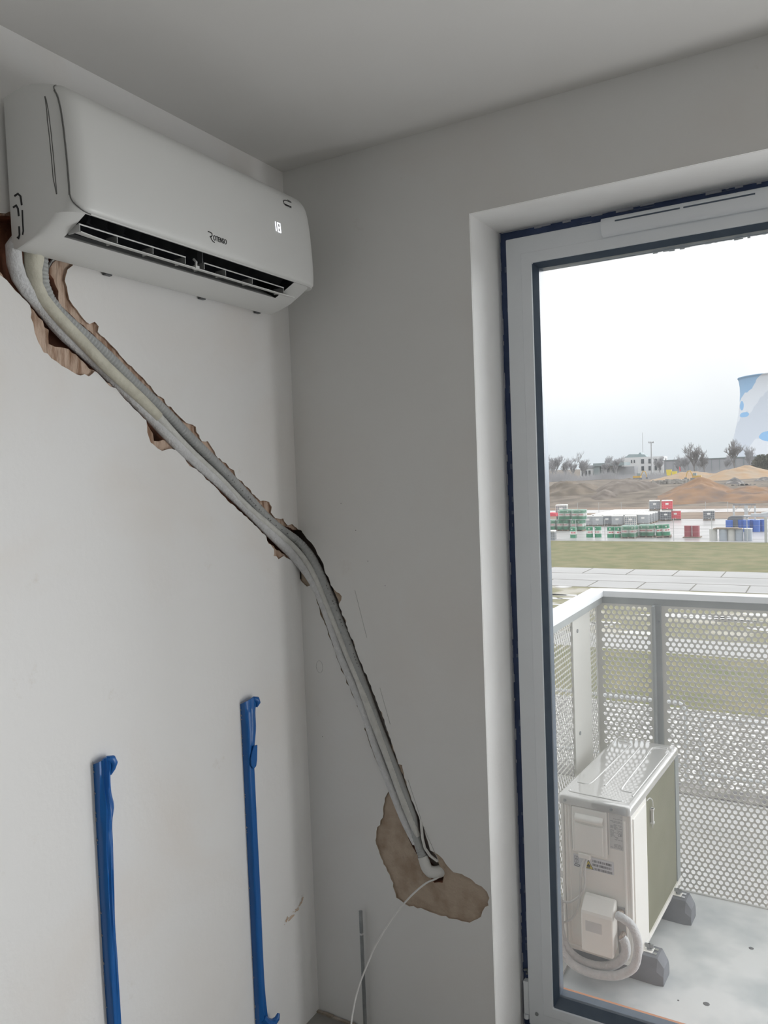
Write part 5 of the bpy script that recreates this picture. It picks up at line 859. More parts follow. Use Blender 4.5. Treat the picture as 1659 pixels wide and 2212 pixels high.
M['soil_orange'] = mat('orange_soil', (0.225, 0.125, 0.063), 0.95, col2=(0.13, 0.085, 0.062), nscale=0.35, ndetail=10, nmin=0.42, nmax=0.66, bump=1.0, bscale=1.0)
M['sand'] = mat('sandy_soil', (0.33, 0.215, 0.12), 0.95, col2=(0.31, 0.24, 0.17), nscale=0.3, ndetail=10, nmin=0.4, nmax=0.64, bump=0.8, bscale=1)
M['spoil_grey'] = mat('grey_spoil', (0.10, 0.080, 0.066), 0.95, col2=(0.175, 0.148, 0.125), nscale=0.45, ndetail=10, nmin=0.40, nmax=0.62, bump=1.0, bscale=1.0)
M['rubble_dark'] = mat('dark_rubble', (0.10, 0.095, 0.095), 0.95, col2=(0.30, 0.28, 0.26), nscale=1.3, ndetail=8, nmin=0.5, nmax=0.68, bump=0.6, bscale=3)
M['bark'] = mat('bare_wood', (0.19, 0.18, 0.18), 0.95, col2=(0.23, 0.22, 0.22), nscale=3)  # bark tone lifted as well for distance haze
M['bark_hazed'] = mat('hazed_bare_wood', (0.30, 0.30, 0.315), 0.95, col2=(0.35, 0.35, 0.365), nscale=3)  # far trees and scrub lightened, distance haze put into the colour
def band(name, y0, y1, k, x0=-140, x1=80, z=ZG):
    mb = MB(); N = 24
    for i in range(N):
        a, b = x0 + (x1-x0)*i/N, x0 + (x1-x0)*(i+1)/N
        mb.quad((a, y0, z), (b, y0, z), (b, y1, z), (a, y1, z))
    return tag(build(name, mb, M[k], smooth=0), kind='structure')
band('ground_1', 60.5, 108, 'yard'); band('lawn', 43.6, 60.5, 'lawn'); band('path_1', 36.3, 43.6, 'slab'); band('ground_2', 25.6, 36.3, 'mudgrass')
band('path_2', 23.4, 25.6, 'slab'); band('lawn_2', 17.7, 23.4, 'lawn'); band('ground_3', 12.5, 17.7, 'gravel'); band('path_3', 0.45, 12.5, 'slab')
jt = MB()
for y in (38.6, 41.2): jt.box((-60, y, ZG), (30, y + 0.07, ZG + 0.006))
jt.box((-60, 36.25, ZG), (30, 36.36, ZG + 0.006))
for i in range(34):
    x = -50 + i * 2.4
    for a, b in ((36.3, 38.6), (41.2, 43.6)): jt.box((x + (0.8 if a > 40 else 0), a, ZG), (x + 0.06 + (0.8 if a > 40 else 0), b, ZG + 0.006))
tag(build('trim_3', jt, M['joint'], smooth=0), kind='structure')
gu = MB(); gu.box((-40, 12.5, ZG), (30, 12.95, ZG + 0.02)); tag(build('trim_4', gu, M['rubble_dark'], smooth=0), kind='structure')
# wet patches in the muddy grass
pu = MB(); rnd = random.Random(3)
for i in range(120):
    x, y = rnd.uniform(-22, 10), rnd.uniform(26, 36); a, b = rnd.uniform(0.3, 1.5), rnd.uniform(0.12, 0.45); n_ = 12
    pu.cap([(x + a*math.cos(2*math.pi*k/n_)*(0.8+0.4*rnd.random()), y + b*math.sin(2*math.pi*k/n_)*(0.8+0.4*rnd.random()), ZG + 0.008) for k in range(n_)])
tag(build('puddles', pu, mat('wet_concrete_patch', (0.42, 0.41, 0.40), 0.3, col2=(0.52, 0.51, 0.50), nscale=2), smooth=0), 'pale wet patches scattered over the muddy grass below the balcony', 'puddle', kind='stuff')
# rising ground beyond the yard
tm = MB(); rows = []
for j in range(40):
    y = 108 + 270 * (j / 39) ** 1.3; row = []
    for i in range(60):
        x = -190 + 270 * i / 59; t = min(max((y - 110) / 34, 0), 1); t = t*t*(3-2*t)
        row.append((x, y, ZG + 2.7 * t * (0.9 + 0.15*noise.noise(Vector((x*0.05, y*0.05, 0)))) + (0.25*noise.noise(Vector((x*0.2, y*0.2, 3))) if j > 1 else 0)))
    rows.append(row)
tm.grid(rows); tag(build('terrain', tm, M['earth_olive'], smooth=60), kind='structure')
far = MB(); far.quad((-900, 360, -2.2), (600, 360, -2.2), (600, 2500, -2.2), (-900, 2500, -2.2)); tag(build('ground_4', far, M['earth_olive'], smooth=0), kind='structure')
rd = MB()
for i in range(24):
    x = -60 + i * 4; rd.quad((x, 98.5 + 0.3*math.sin(x), ZG + 0.01), (x + 4, 98.5 + 0.3*math.sin(x+4), ZG + 0.01), (x + 4, 106.5 + 0.3*math.sin(x*1.3+4), ZG + 0.01), (x, 106.5 + 0.3*math.sin(x*1.3), ZG + 0.01))
tag(build('road_1', rd, mat('wet_road', (0.55, 0.54, 0.54), 0.25, col2=(0.42, 0.40, 0.38), nscale=0.4), smooth=0), kind='structure')
eb = MB(); 
for i in range(24):
    x = -60 + i*4; eb.quad((x, 86.5, ZG + 0.02), (x+4, 86.5, ZG + 0.02), (x+4, 98.6, ZG + 0.02), (x, 98.6, ZG + 0.02))
tag(build('ground_5', eb, M['earth'], smooth=0), kind='structure')
eb = MB(); eb.quad((-60, 106.3, ZG + 0.02), (40, 106.3, ZG + 0.02), (40, 112, ZG + 0.05), (-60, 112, ZG + 0.05)); tag(build('ground_6', eb, M['earth'], smooth=0), kind='structure')
def mound(name, c, rx, ry, top, k, label, seed, base=None, sharp=1.3, rough=0.26):
    base = ZG if base is None else base; mb = MB(); rows = []; NA, NR = 96, 30
    for j in range(NR + 1):
        r_ = j / NR; row = []
        for i in range(NA):
            a = 2*math.pi*i/NA; x = rx*r_*math.cos(a); y = ry*r_*math.sin(a)
            nn = noise.fractal(Vector((x*0.16 + seed, y*0.16, seed)), 1.0, 2.0, 5)
            nf = noise.fractal(Vector((x*0.7 + seed, y*0.7, seed)), 1.0, 2.0, 4)
            h = (1 - r_**sharp) * (top - base) * (1 + rough*nn) + 0.22 * nf * (1 - r_**3)
            row.append((c[0] + x*(1+0.12*noise.noise(Vector((math.cos(a)*1.5, math.sin(a)*1.5, seed)))), c[1] + y, base + max(h, 0) - (0.05 if j == NR else 0)))
        rows.append(row)
    mb.grid(rows, True); return tag(build(name, mb, M[k], smooth=60), label, 'mound', 'spoil heaps beyond the yard')
mound('soil_heap', (-16.2, 127, 0), 8.5, 12, -0.62, 'soil_orange', 'orange-brown earth heap below the yellow excavator', 2, ZG, 1.1)
mound('soil_heap', (-8.0, 126, 0), 10, 11, -2.1, 'soil_orange', 'low reddish earth bank behind the blue barrels', 5, ZG, 1.5)
mound('sand_heap', (-14.3, 172, 0), 9.5, 14, 0.85, 'sand', 'pale sandy heap, the tallest mound, under the single bare tree', 9, -1.9, 1.15)
mound('sand_heap', (-24.5, 174, 0), 9, 10, 0.05, 'sand', 'low sandy ridge behind the yellow excavator', 11, -1.9, 1.4)
mound('spoil_heap', (-29.0, 138, 0), 8.5, 14, -0.62, 'spoil_grey', 'broad grey-brown spoil heap below the white building', 14, ZG, 1.5)
mound('spoil_heap', (-38.5, 136, 0), 7.5, 12, -0.72, 'earth_olive', 'olive-brown overgrown spoil heap at the far end by the window frame', 17, ZG, 1.8)
mound('spoil_heap', (-30.5, 126, 0), 3.6, 6, -1.9, 'spoil_grey', 'small dark conical heap in front of the broad spoil heaps', 19, ZG, 1.2)
mound('rubble_heap', (-12.6, 142, 0), 2.8, 4, -0.95, 'rubble_dark', 'dark rubble heap at the foot of the tallest sandy mound', 21, -2.9, 1.2, 0.5)
mound('rubble_heap', (-9.0, 150, 0), 3.2, 4, -1.15, 'rubble_dark', 'dark rubble heap nearest the cooling tower side', 23, -2.6, 1.2, 0.5)
rb_ = MB(); rnd = random.Random(6)
for i in range(220):
    x, y = rnd.gauss(-24.3, 1.9), rnd.uniform(146, 152); s_ = rnd.uniform(0.1, 0.4); z = -2.3 + rnd.random() * 1.0
    rb_.box((x, y, z - 0.3), (x + s_ * 1.6, y + s_, z + s_))
for i in range(60):
    x, y = rnd.gauss(-11.0, 1.6), 137; s_ = rnd.uniform(0.06, 0.22); z = rnd.uniform(-2.8, -2.0); rb_.box((x, y, z - 0.3), (x + s_*2, y + s_, z + s_))
tag(build('demolition_rubble', rb_, mat('broken_concrete', (0.42, 0.40, 0.37), 0.9, col2=(0.18, 0.17, 0.16), nscale=0.9), smooth=0), 'pale broken rubble strewn between the earth heaps', 'rubble', kind='stuff')

# ------------------------------------------------------------------ yard: tanks, drums, fences
M['ibc_grey'] = mat('tank_grey_blue', (0.20, 0.22, 0.25), 0.5, col2=(0.24, 0.26, 0.29), nscale=2)
M['ibc_white'] = mat('tank_milky', (0.44, 0.46, 0.48), 0.5, col2=(0.38, 0.40, 0.42), nscale=2)
M['ibc_top'] = mat('tank_white_top', (0.74, 0.73, 0.71), 0.5, col2=(0.70, 0.69, 0.67), nscale=2)
M['ibc_red'] = mat('tank_red', (0.66, 0.045, 0.075), 0.5, col2=(0.60, 0.05, 0.08), nscale=2)
M['ibc_dark'] = mat('tank_charcoal', (0.085, 0.095, 0.11), 0.5, col2=(0.11, 0.12, 0.135), nscale=2)
M['cage'] = mat('galvanised_cage', (0.46, 0.47, 0.48), 0.5, 0.3, col2=(0.42, 0.43, 0.44), nscale=4)
M['cage_white'] = mat('white_cage', (0.74, 0.72, 0.66), 0.5, col2=(0.70, 0.68, 0.62), nscale=4)
M['cage_red'] = mat('red_cage', (0.72, 0.22, 0.24), 0.5, col2=(0.68, 0.2, 0.22), nscale=4)
M['pallet'] = mat('pallet_wood', (0.20, 0.16, 0.12), 0.9, col2=(0.26, 0.21, 0.16), nscale=4)
M['drum_green'] = mat('drum_green', (0.02, 0.20, 0.10), 0.4, col2=(0.025, 0.23, 0.12), nscale=3)
M['drum_white'] = mat('drum_white', (0.66, 0.64, 0.62), 0.45, col2=(0.62, 0.60, 0.58), nscale=3)
M['drum_red'] = mat('drum_red_print', (0.55, 0.04, 0.07), 0.45, col2=(0.5, 0.04, 0.07), nscale=3)
M['drum_maroon'] = mat('drum_maroon', (0.27, 0.035, 0.05), 0.45, col2=(0.24, 0.035, 0.05), nscale=3)
M['drum_blue'] = mat('drum_blue', (0.02, 0.09, 0.38), 0.4, col2=(0.025, 0.11, 0.42), nscale=2)
M['drum_grey'] = mat('drum_grey', (0.33, 0.37, 0.42), 0.45, col2=(0.30, 0.34, 0.39), nscale=2)
M['drum_pale'] = mat('drum_pale', (0.50, 0.50, 0.48), 0.45, col2=(0.46, 0.46, 0.44), nscale=2)
M['film'] = glass_mat('stretch_film', 0.42)
GT = 'plastic tanks in the yard'; GD = 'drums in the yard'
def make_tank(tank_m, top_m, cage_m):
    t = thing('liquid_tank', 'x', 'tank', (0, 0, -50))
    p = MB()
    for z in (0.0, 0.10): p.box((-0.55, -0.5, z), (0.55, 0.5, z + 0.03))
    for x in (-0.5, 0.0, 0.5): p.box((x - 0.06, -0.48, 0.03), (x + 0.06, 0.48, 0.10))
    build('pallet', p, M['pallet'], t, smooth=0)
    b_ = MB(); b_.box((-0.52, -0.47, 0.135), (0.52, 0.47, 1.02)); build('bottle', b_, M[tank_m], t, smooth=0, bevel=0.05)
    tp = MB(); tp.box((-0.535, -0.485, 1.0), (0.535, 0.485, 1.06)); tp.cyl((0, 0, 1.06), 0.11, 0.03, 12); tp.box((-0.55, -0.5, 0.98), (0.55, 0.5, 1.01)); build('top', tp, M[top_m], t, smooth=0)
    c_ = MB()
    for i in range(7):
        x = -0.53 + 1.06*i/6
        for y in (-0.485, 0.485): c_.box((x - 0.010, y - 0.010, 0.12), (x + 0.010, y + 0.010, 1.0))
    for i in range(6):
        y = -0.48 + 0.96*i/5
        for x in (-0.535, 0.535): c_.box((x - 0.010, y - 0.010, 0.12), (x + 0.010, y + 0.010, 1.0))
    for z in (0.3, 0.5, 0.7, 0.9):
        for y in (-0.49, 0.49): c_.box((-0.54, y - 0.008, z - 0.01), (0.54, y + 0.008, z + 0.01))
        for x in (-0.54, 0.54): c_.box((x - 0.008, -0.49, z - 0.01), (x + 0.008, 0.49, z + 0.01))
    build('cage', c_, M[cage_m], t, smooth=0)
    q_ = MB(); q_.box((-0.16, -0.505, 0.60), (0.14, -0.495, 0.78)); build('plate', q_, M['ibc_top'], t, smooth=0)
    v_ = MB(); v_.cyl((0, -0.50, 0.17), 0.06, 0.07, 10); build('outlet_valve', v_, M['drum_white'], t)
    return t
proto = {'grey': make_tank('ibc_grey', 'ibc_top', 'cage'), 'white': make_tank('ibc_grey', 'ibc_top', 'cage_white'), 'milky': make_tank('ibc_white', 'ibc_top', 'cage'), 'red': make_tank('ibc_red', 'ibc_top', 'cage_red'), 'dark': make_tank('ibc_dark', 'ibc_top', 'cage')}
used = set()
def tank(kind, x, y, z, label, rz=0.0, group=GT):
    p = proto[kind]; L_ = Vector((x, y, ZG + z))
    if kind not in used:
        used.add(kind); p.location = L_; p.rotation_euler = (0, 0, rz); p['label'] = label; p['group'] = group; return p
    return dup(p, L_, rz, label, group)
RZ = R(10)
tank('grey', -15.05, 85.0, 1.08, 'blue-grey tank on top of the tall stack', RZ)
tank('red', -13.75, 84.8, 1.08, 'red tank on top of the tall stack', RZ)
tank('grey', -15.05, 85.0, 0.0, 'grey tank at the stack bottom, beside the white-topped block', RZ)
tank('dark', -13.75, 83.9, 0.0, 'charcoal tank in the tall stack, under the red one', RZ)
tank('red', -13.0, 85.2, 0.0, 'red tank half hidden behind the charcoal tank', RZ)
tank('dark', -9.6, 84.6, 0.0, 'dark grey tank standing alone on the wet yard', R(6))
for k_, (kind, x, y, lab) in enumerate((('milky', -19.95, 76.6, 'milky tank of the front row, touching the wrapped drums'), ('milky', -19.0, 76.6, 'milky tank of the front row, second from the wrapped drums'), ('grey', -18.2, 77.2, 'grey tank in the middle of the front tank row'), ('milky', -17.1, 76.8, 'pale tank of the front row, beside the white-caged one'), ('white', -15.75, 76.5, 'white-caged tank at the end of the front tank row'))):
    tank(kind, x, y, 0.0, lab, RZ)
for j in range(1, 9):
    for i in range(5 if j < 5 else 4):
        tank('milky', -19.6 + i*1.16 + j*0.03, 77.4 + j*1.2, 0.0, 'white-topped tank inside the long tank block', RZ*0.3, 'white-topped tanks of the long block')
tank('white', -21.5, 72.8, 1.33, 'white-caged tank stacked above the wrapped green drums', RZ)
tank('grey', -21.5, 73.0, 0.25, 'grey tank under the white-caged one behind the wrapped drums', RZ)
tank('grey', -19.15, 61.4, -0.28, 'low grey tank at the lawn edge by the window frame', RZ)

def make_drum(bands, seed=0):
    """bands: list of (z0, z1, material index)"""
    mb = MB(); r_ = 0.285; S = 18
    for z0, z1, mi in bands:
        mb.cur = mi
        a = [(r_*math.cos(2*math.pi*k/S), r_*math.sin(2*math.pi*k/S), z0) for k in range(S)]; b_ = [(p[0], p[1], z1) for p in a]
        mb.grid([a, b_], True)
    mb.cur = bands[0][2]
    for zz in (0.0, 0.29, 0.58, 0.865): mb.lathe([(r_ - 0.01, zz - 0.0), (r_ + 0.010, zz + 0.006), (r_ + 0.010, zz + 0.014), (r_ - 0.01, zz + 0.02)], S)
    mb.cap([(r_*math.cos(2*math.pi*k/S), r_*math.sin(2*math.pi*k/S), 0.875) for k in range(S)])
    return mb
drum_mats = [M['drum_green'], M['drum_white'], M['drum_red']]
gb = [(0, 0.29, 0), (0.29, 0.40, 1), (0.40, 0.48, 1), (0.48, 0.60, 1), (0.60, 0.88, 0)]
dm = make_drum(gb); dm.cur = 2
for a0 in range(-130, -40, 9):
    if (a0 // 9) % 5 == 0: continue
    a, b2 = R(a0), R(a0 + 7); dm.quad((0.289*math.cos(a), 0.289*math.sin(a), 0.41), (0.289*math.cos(b2), 0.289*math.sin(b2), 0.41), (0.289*math.cos(b2), 0.289*math.sin(b2), 0.50), (0.289*math.cos(a), 0.289*math.sin(a), 0.50))
dm.cur = 1
for a0 in (-110, -100): a, b2 = R(a0), R(a0 + 9); dm.quad((0.289*math.cos(a), 0.289*math.sin(a), 0.68), (0.289*math.cos(b2), 0.289*math.sin(b2), 0.68), (0.289*math.cos(b2), 0.289*math.sin(b2), 0.80), (0.289*math.cos(a), 0.289*math.sin(a), 0.80))
gdrum = build('steel_drum', dm, drum_mats, smooth=40)
def simple_drum(k): return build('drum', make_drum([(0, 0.88, 0)]), [M[k]], smooth=40)
proto_d = {'green': gdrum, 'maroon': simple_drum('drum_maroon'), 'blue': simple_drum('drum_blue'), 'grey': simple_drum('drum_grey'), 'pale': simple_drum('drum_pale')}
for o in proto_d.values(): o['category'] = 'drum'
usedd = set()
def drum(kind, x, y, z, label, rz=0.0, tilt=0.0, group=GD, sc_=1.0):
    o = proto_d[kind]
    if kind in usedd: o = o.copy(); col.objects.link(o)
    usedd.add(kind); o.location = (x, y, ZG + z); o.rotation_euler = (0, tilt, rz); o['label'] = label; o['group'] = group; o.scale = (1, 1, sc_); return o
drum('green', -17.6, 63.2, 0.0, 'green banded drum standing alone in front of the wrapped stack')
drum('green', -16.45, 64.0, 0.0, 'green banded drum, the plainer of two spaced-out drums', 0.3)
drum('green', -15.75, 64.1, 0.0, 'green banded drum close beside the touching pair', -0.3)
drum('green', -14.62, 63.8, 0.0, 'green banded drum of the touching pair, on the lone drums side', 0.2)
drum('green', -14.02, 63.8, 0.0, 'green banded drum of the touching pair, beside the wrapped pallet', 0.5)
drum('green', -10.82, 64.5, 0.12, 'leaning green banded drum, beside the wrapped pallet', 0.1, R(-5))
drum('green', -10.23, 64.3, 0.17, 'leaning green banded drum, beside the fence pole', 0.4, R(-5))
drum('maroon', -8.62, 64.4, 0.06, 'dark red drum of the pair, on the fence pole side'); drum('maroon', -8.02, 64.4, 0.06, 'dark red drum of the pair, on the white drum side')
drum('pale', -6.42, 61.9, 0.0, 'white drum standing apart beside a thin fence pole')
drum('grey', -5.72, 61.8, 0.0, 'grey-blue drum under the weathered board'); drum('pale', -5.17, 61.9, 0.0, 'pale milky drum under the weathered board')
lidm = MB(); lidm.cyl((0, 0, 0.875), 0.30, 0.05, 18)
for x, lab in ((-4.62, 'grey drum with a white lid, next to the milky drum'), (-4.00, 'grey drum with a white lid, beside the thick grey post')):
    build('lid', lidm, M['ibc_top'], drum('grey', x, 61.9, 0.0, lab))
wb_ = MB(); wb_.box((-1.05, -0.4, 0), (0.95, 0.4, 0.05)); wb_.box((-0.9, -0.42, 0.05), (0.7, 0.35, 0.09))
tag(build('board', wb_, M['pallet'], loc=(-5.35, 61.9, ZG + 0.885), smooth=0), 'weathered wooden board lying across two drums', 'board')
for k_, (x, lab) in enumerate(((-6.15, 'blue barrel on its own beside the black roll'), (-5.25, 'blue barrel first of the group past the black roll'), (-4.82, 'blue barrel second of the group past the black roll'), (-4.45, 'darker blue barrel in the middle of the group'), (-4.05, 'large blue barrel near the end of the group'), (-3.55, 'blue barrel at the end of the group by the thick post'))):
    drum('blue', x, 70 + (0.5 if k_ % 2 else 0), 0.0, lab, 0, 0, 'blue barrels', 1.12)
pallets = []
def pallet(x, y, label, group=None, rz=0.0):
    p = MB()
    for z in (0.0, 0.11): p.box((-0.6, -0.6, z), (0.6, 0.6, z + 0.025))
    for q in (-0.52, 0, 0.52): p.box((q - 0.06, -0.58, 0.025), (q + 0.06, 0.58, 0.11))
    return tag(build('pallet', p, M['pallet'], loc=(x, y, ZG), smooth=0), label, 'pallet', group)
def wrapped(x, y, z, where):
    for i in (-0.3, 0.3):
        for j in (-0.3, 0.3): drum('green', x + i, y + j, z, 'green and white drum wrapped in film, ' + where, random.uniform(-0.4, 0.4), 0, 'film-wrapped drums ' + where)
    f_ = MB(); N = 28; rows = []
    for z_ in (0.0, 0.2, 0.45, 0.7, 0.90):
        rows.append([(0.62*max(-1, min(1, 1.25*math.cos(2*math.pi*k/N))) , 0.62*max(-1, min(1, 1.25*math.sin(2*math.pi*k/N))), z_ + 0.015*math.sin(k*2.3)) for k in range(N)])
    f_.grid(rows, True); f_.cap([(p[0]*0.97, p[1]*0.97, 0.915) for p in rows[-1]])
    tag(build('stretch_film', f_, M['film'], loc=(x, y, ZG + z), smooth=40), 'clear film wrapped around four green drums, ' + where, 'film')
for x, y, where in ((-22.1, 71.0, 'beside the window frame'), (-20.75, 71.0, 'lower middle pallet'), (-19.3, 70.7, 'lower pallet near the tanks')):
    wrapped(x, y, 0.13, where); pallet(x, y, 'wooden pallet under film-wrapped drums, ' + where)
wrapped(-20.55, 70.9, 1.10, 'upper middle pallet'); wrapped(-19.2, 70.7, 1.10, 'upper pallet near the tanks')
wrapped(-13.0, 63.5, 0.13, 'beside the touching drum pair'); pallet(-13.0, 63.5, 'wooden pallet under wrapped drums, beside the touching drum pair')
wrapped(-11.8, 64.5, 0.13, 'beside the leaning drums'); pallet(-11.8, 64.5, 'wooden pallet under wrapped drums, beside the leaning drums')
bpal = pallet(-10.5, 64.4, 'broken wooden pallet under the two leaning drums'); bpal.rotation_euler = (0, R(-4), 0.1)
pallet(-8.3, 64.4, 'dark wooden pallet under the two dark red drums').scale = (1.1, 1, 0.45)
tp = MB(); tp.prism([(-0.7, 0), (0.9, 0), (0.8, 0.28), (0.2, 0.34), (-0.6, 0.18)], lambda a, b: (a, -0.5, b), lambda a, b: (a, 0.5, b))
tag(build('tarpaulin', tp, M['ibc_red'], loc=(-22.5, 71.8, ZG + 1.35), smooth=0), 'red tarpaulin heap on top of the wrapped drums by the window frame', 'tarpaulin')
bt = MB(); bt.prism([(-0.62, 0.0), (0.62, 0.0), (0.62, 0.95), (-0.30, 0.95), (-0.50, 0.85), (-0.62, 0.6)], lambda a, b: (a, -0.4, b), lambda a, b: (a, 0.4, b))
tag(build('black_roll', bt, M['ibc_dark'], loc=(-5.75, 70.8, ZG + 0.35), smooth=0), 'black sheet-covered box between the blue barrels', 'box')
sc2 = MB(); sc2.box((-1.8, -0.5, 0), (1.8, 0.5, 0.12)); sc2.box((-1.2, -0.3, 0.12), (0.2, 0.3, 0.26)); sc2.tube([(-0.4, 0, 0.25), (1.4, 0.2, 0.5)], 0.12, 8); sc2.box((0.8, -0.4, 0.12), (2.2, 0.4, 0.30))
for x in (-1.5, 1.5): sc2.box((x - 0.06, -0.4, -1.15), (x + 0.06, 0.4, 0))
tag(build('scrap_rack', sc2, M['cage'], loc=(-3.4, 71.8, ZG + 1.15), smooth=0), 'low steel rack with scrap pieces above the blue barrels', 'rack')
ga = thing('steel_gantry', 'rusty steel gantry frame on tall posts beyond the blue barrels', 'gantry', (-6.3, 85.2, ZG))
for x, w_ in ((-1.0, 0.09), (0.15, 0.16), (0.98, 0.08)): build('post', MB().box((x - w_, -0.1, 0.0), (x + w_, 0.1, 1.50 if x < 0.9 else 1.38)), M['cage'], ga, smooth=0)
g_ = MB(); g_.box((-1.05, -0.12, 1.45), (1.05, 0.12, 1.62)); build('beam', g_, M['bark'], ga, smooth=0)
g_ = MB(); g_.tube([(-0.85, 0, 1.0), (-0.35, 0, 1.5)], 0.03, 5); g_.tube([(0.30, 0, 0.7), (0.75, 0, 1.5)], 0.03, 5); g_.tube([(0.15, 0, 0.7), (-0.3, 0, 1.5)], 0.025, 5); build('brace', g_, M['cage'], ga, smooth=0)
# yard fence along the lawn and the thin fence behind it
def fence(name, pts, h, label, wires, rpost=0.025):
    t = thing(name, label, 'fence', (*pts[0], ZG)); o = Vector((*pts[0], ZG))
    for p in pts: build('post', MB().tube([Vector((*p, ZG)) - o, Vector((*p, ZG + h)) - o], rpost, 6), M['cage'], t)
    wr = MB()
    for k_ in range(wires):
        z = h * (0.12 + 0.85 * k_ / max(1, wires - 1)); wr.tube([Vector((p[0], p[1], ZG + z)) - o for p in pts], 0.006, 4)
    build('wire', wr, M['cage'], t); return t
fence('wire_fence', [(-19.2, 60.9), (-16.7, 60.8), (-14.4, 61.0), (-12.1, 61.2), (-9.2, 61.3), (-6.4, 60.9), (-4.0, 61.0), (-1.4, 61.0)], 1.75, 'thin wire fence on slim posts along the far edge of the lawn', 4)
fence('wire_fence', [(-29.5, 98.0), (-27.2, 98.2), (-24.5, 98.4), (-21.6, 98.1), (-18.3, 98.0), (-11.4, 96.0), (-9.0, 96.0), (-3.0, 96.0)], 1.4, 'thin wire fence on slim posts beside the wet road', 3)
tag(build('fence_post', MB().box((-0.10, -0.1, 0), (0.10, 0.1, 1.85)), M['cage'], loc=(-2.72, 60.6, ZG), smooth=0), 'thick grey post at the lawn edge beyond the last drum', 'post')
# hoop barriers below the balcony
def hoop(x0, x1, y, h, label):
    mb = MB(); pts = [(x0, y, 0)]
    for k_ in range(7): a = R(180 - 90*k_/6); pts.append((x0 + 0.15 + 0.15*math.cos(a), y, h - 0.15 + 0.15*math.sin(a)))
    for k_ in range(7): a = R(90 - 90*k_/6); pts.append((x1 - 0.15 + 0.15*math.cos(a), y, h - 0.15 + 0.15*math.sin(a)))
    pts.append((x1, y, 0)); mb.tube(pts, 0.035, 8)
    mb.tube([(x0, y, 0.28), (x1, y, 0.28)], 0.03, 8)
    return tag(build('hoop_barrier', mb, M['cage'], loc=(0, 0, ZG), smooth=40), label, 'barrier', 'hoop barriers below the balcony')
hoop(-0.66, 3.2, 12.9, 1.32, 'galvanised hoop barrier seen through the wide railing panel'); hoop(-5.2, -0.98, 13.2, 1.45, 'galvanised hoop barrier seen through the narrow railing panel')

# ------------------------------------------------------------------ trees, buildings and the cooling tower
def bare_tree(name, x, y, zb, ztop, width, k, label, seed, levels=5):
    rnd = random.Random(seed); t = thing(name, label, 'tree', (x, y, zb), group='bare trees beyond the earth heaps'); hgt = ztop - zb
    tr = MB(); br = MB()
    def grow(mb, p, d, ln, r_, lv):
        n_ = 3; pts = [p]; dd = d.copy()
        for i in range(n_):
            dd = (dd + Vector((rnd.uniform(-.16, .16), rnd.uniform(-.16, .16), rnd.uniform(0.0, .16)))).normalized(); pts.append(pts[-1] + dd * ln / n_)
        mb.tube(pts, [r_ * (1 - 0.35 * i / n_) for i in range(n_ + 1)], 3 if lv < 3 else 6, caps=False)
        if lv <= 0: return
        nb = 5 if lv == levels else rnd.choice((3, 3, 4))
        for q in range(nb):
            a = 2*math.pi*(q + rnd.random()) / nb; sp = rnd.uniform(0.30, 0.85) * width
            nd = (dd * 0.9 + Vector((math.cos(a)*sp, math.sin(a)*sp, rnd.uniform(0.05, 0.30)))).normalized()
            grow(br, pts[-1 - rnd.choice((0, 0, 1, 1, 2))] if lv < levels else pts[-1 - (q % 2)], nd, ln * rnd.uniform(0.60, 0.85) * (1.15 if q == 0 else 1), max(r_ * 0.55, 0.030), lv - 1)
    grow(tr, Vector((0, 0, 0)), Vector((0, 0, 1)), hgt * 0.24, hgt * 0.022, levels)
    zmax = max(v[2] for v in br.v); s_ = hgt / zmax
    for mb in (tr, br): mb.v = [(a*s_, b_*s_, c*s_) for a, b_, c in mb.v]
    build('trunk', tr, M[k], t, smooth=60); build('branches', br, M[k], t, smooth=0, fix=False); return t
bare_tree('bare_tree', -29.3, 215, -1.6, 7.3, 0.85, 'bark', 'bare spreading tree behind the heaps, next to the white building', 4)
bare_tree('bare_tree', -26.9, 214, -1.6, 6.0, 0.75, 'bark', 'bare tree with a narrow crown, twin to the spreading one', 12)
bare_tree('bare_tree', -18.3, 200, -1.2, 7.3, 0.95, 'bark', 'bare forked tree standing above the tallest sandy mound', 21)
bare_tree('bare_tree', -18.5, 240, -1.6, 6.6, 0.75, 'bark_hazed', 'small bare tree in front of the cooling tower', 33)
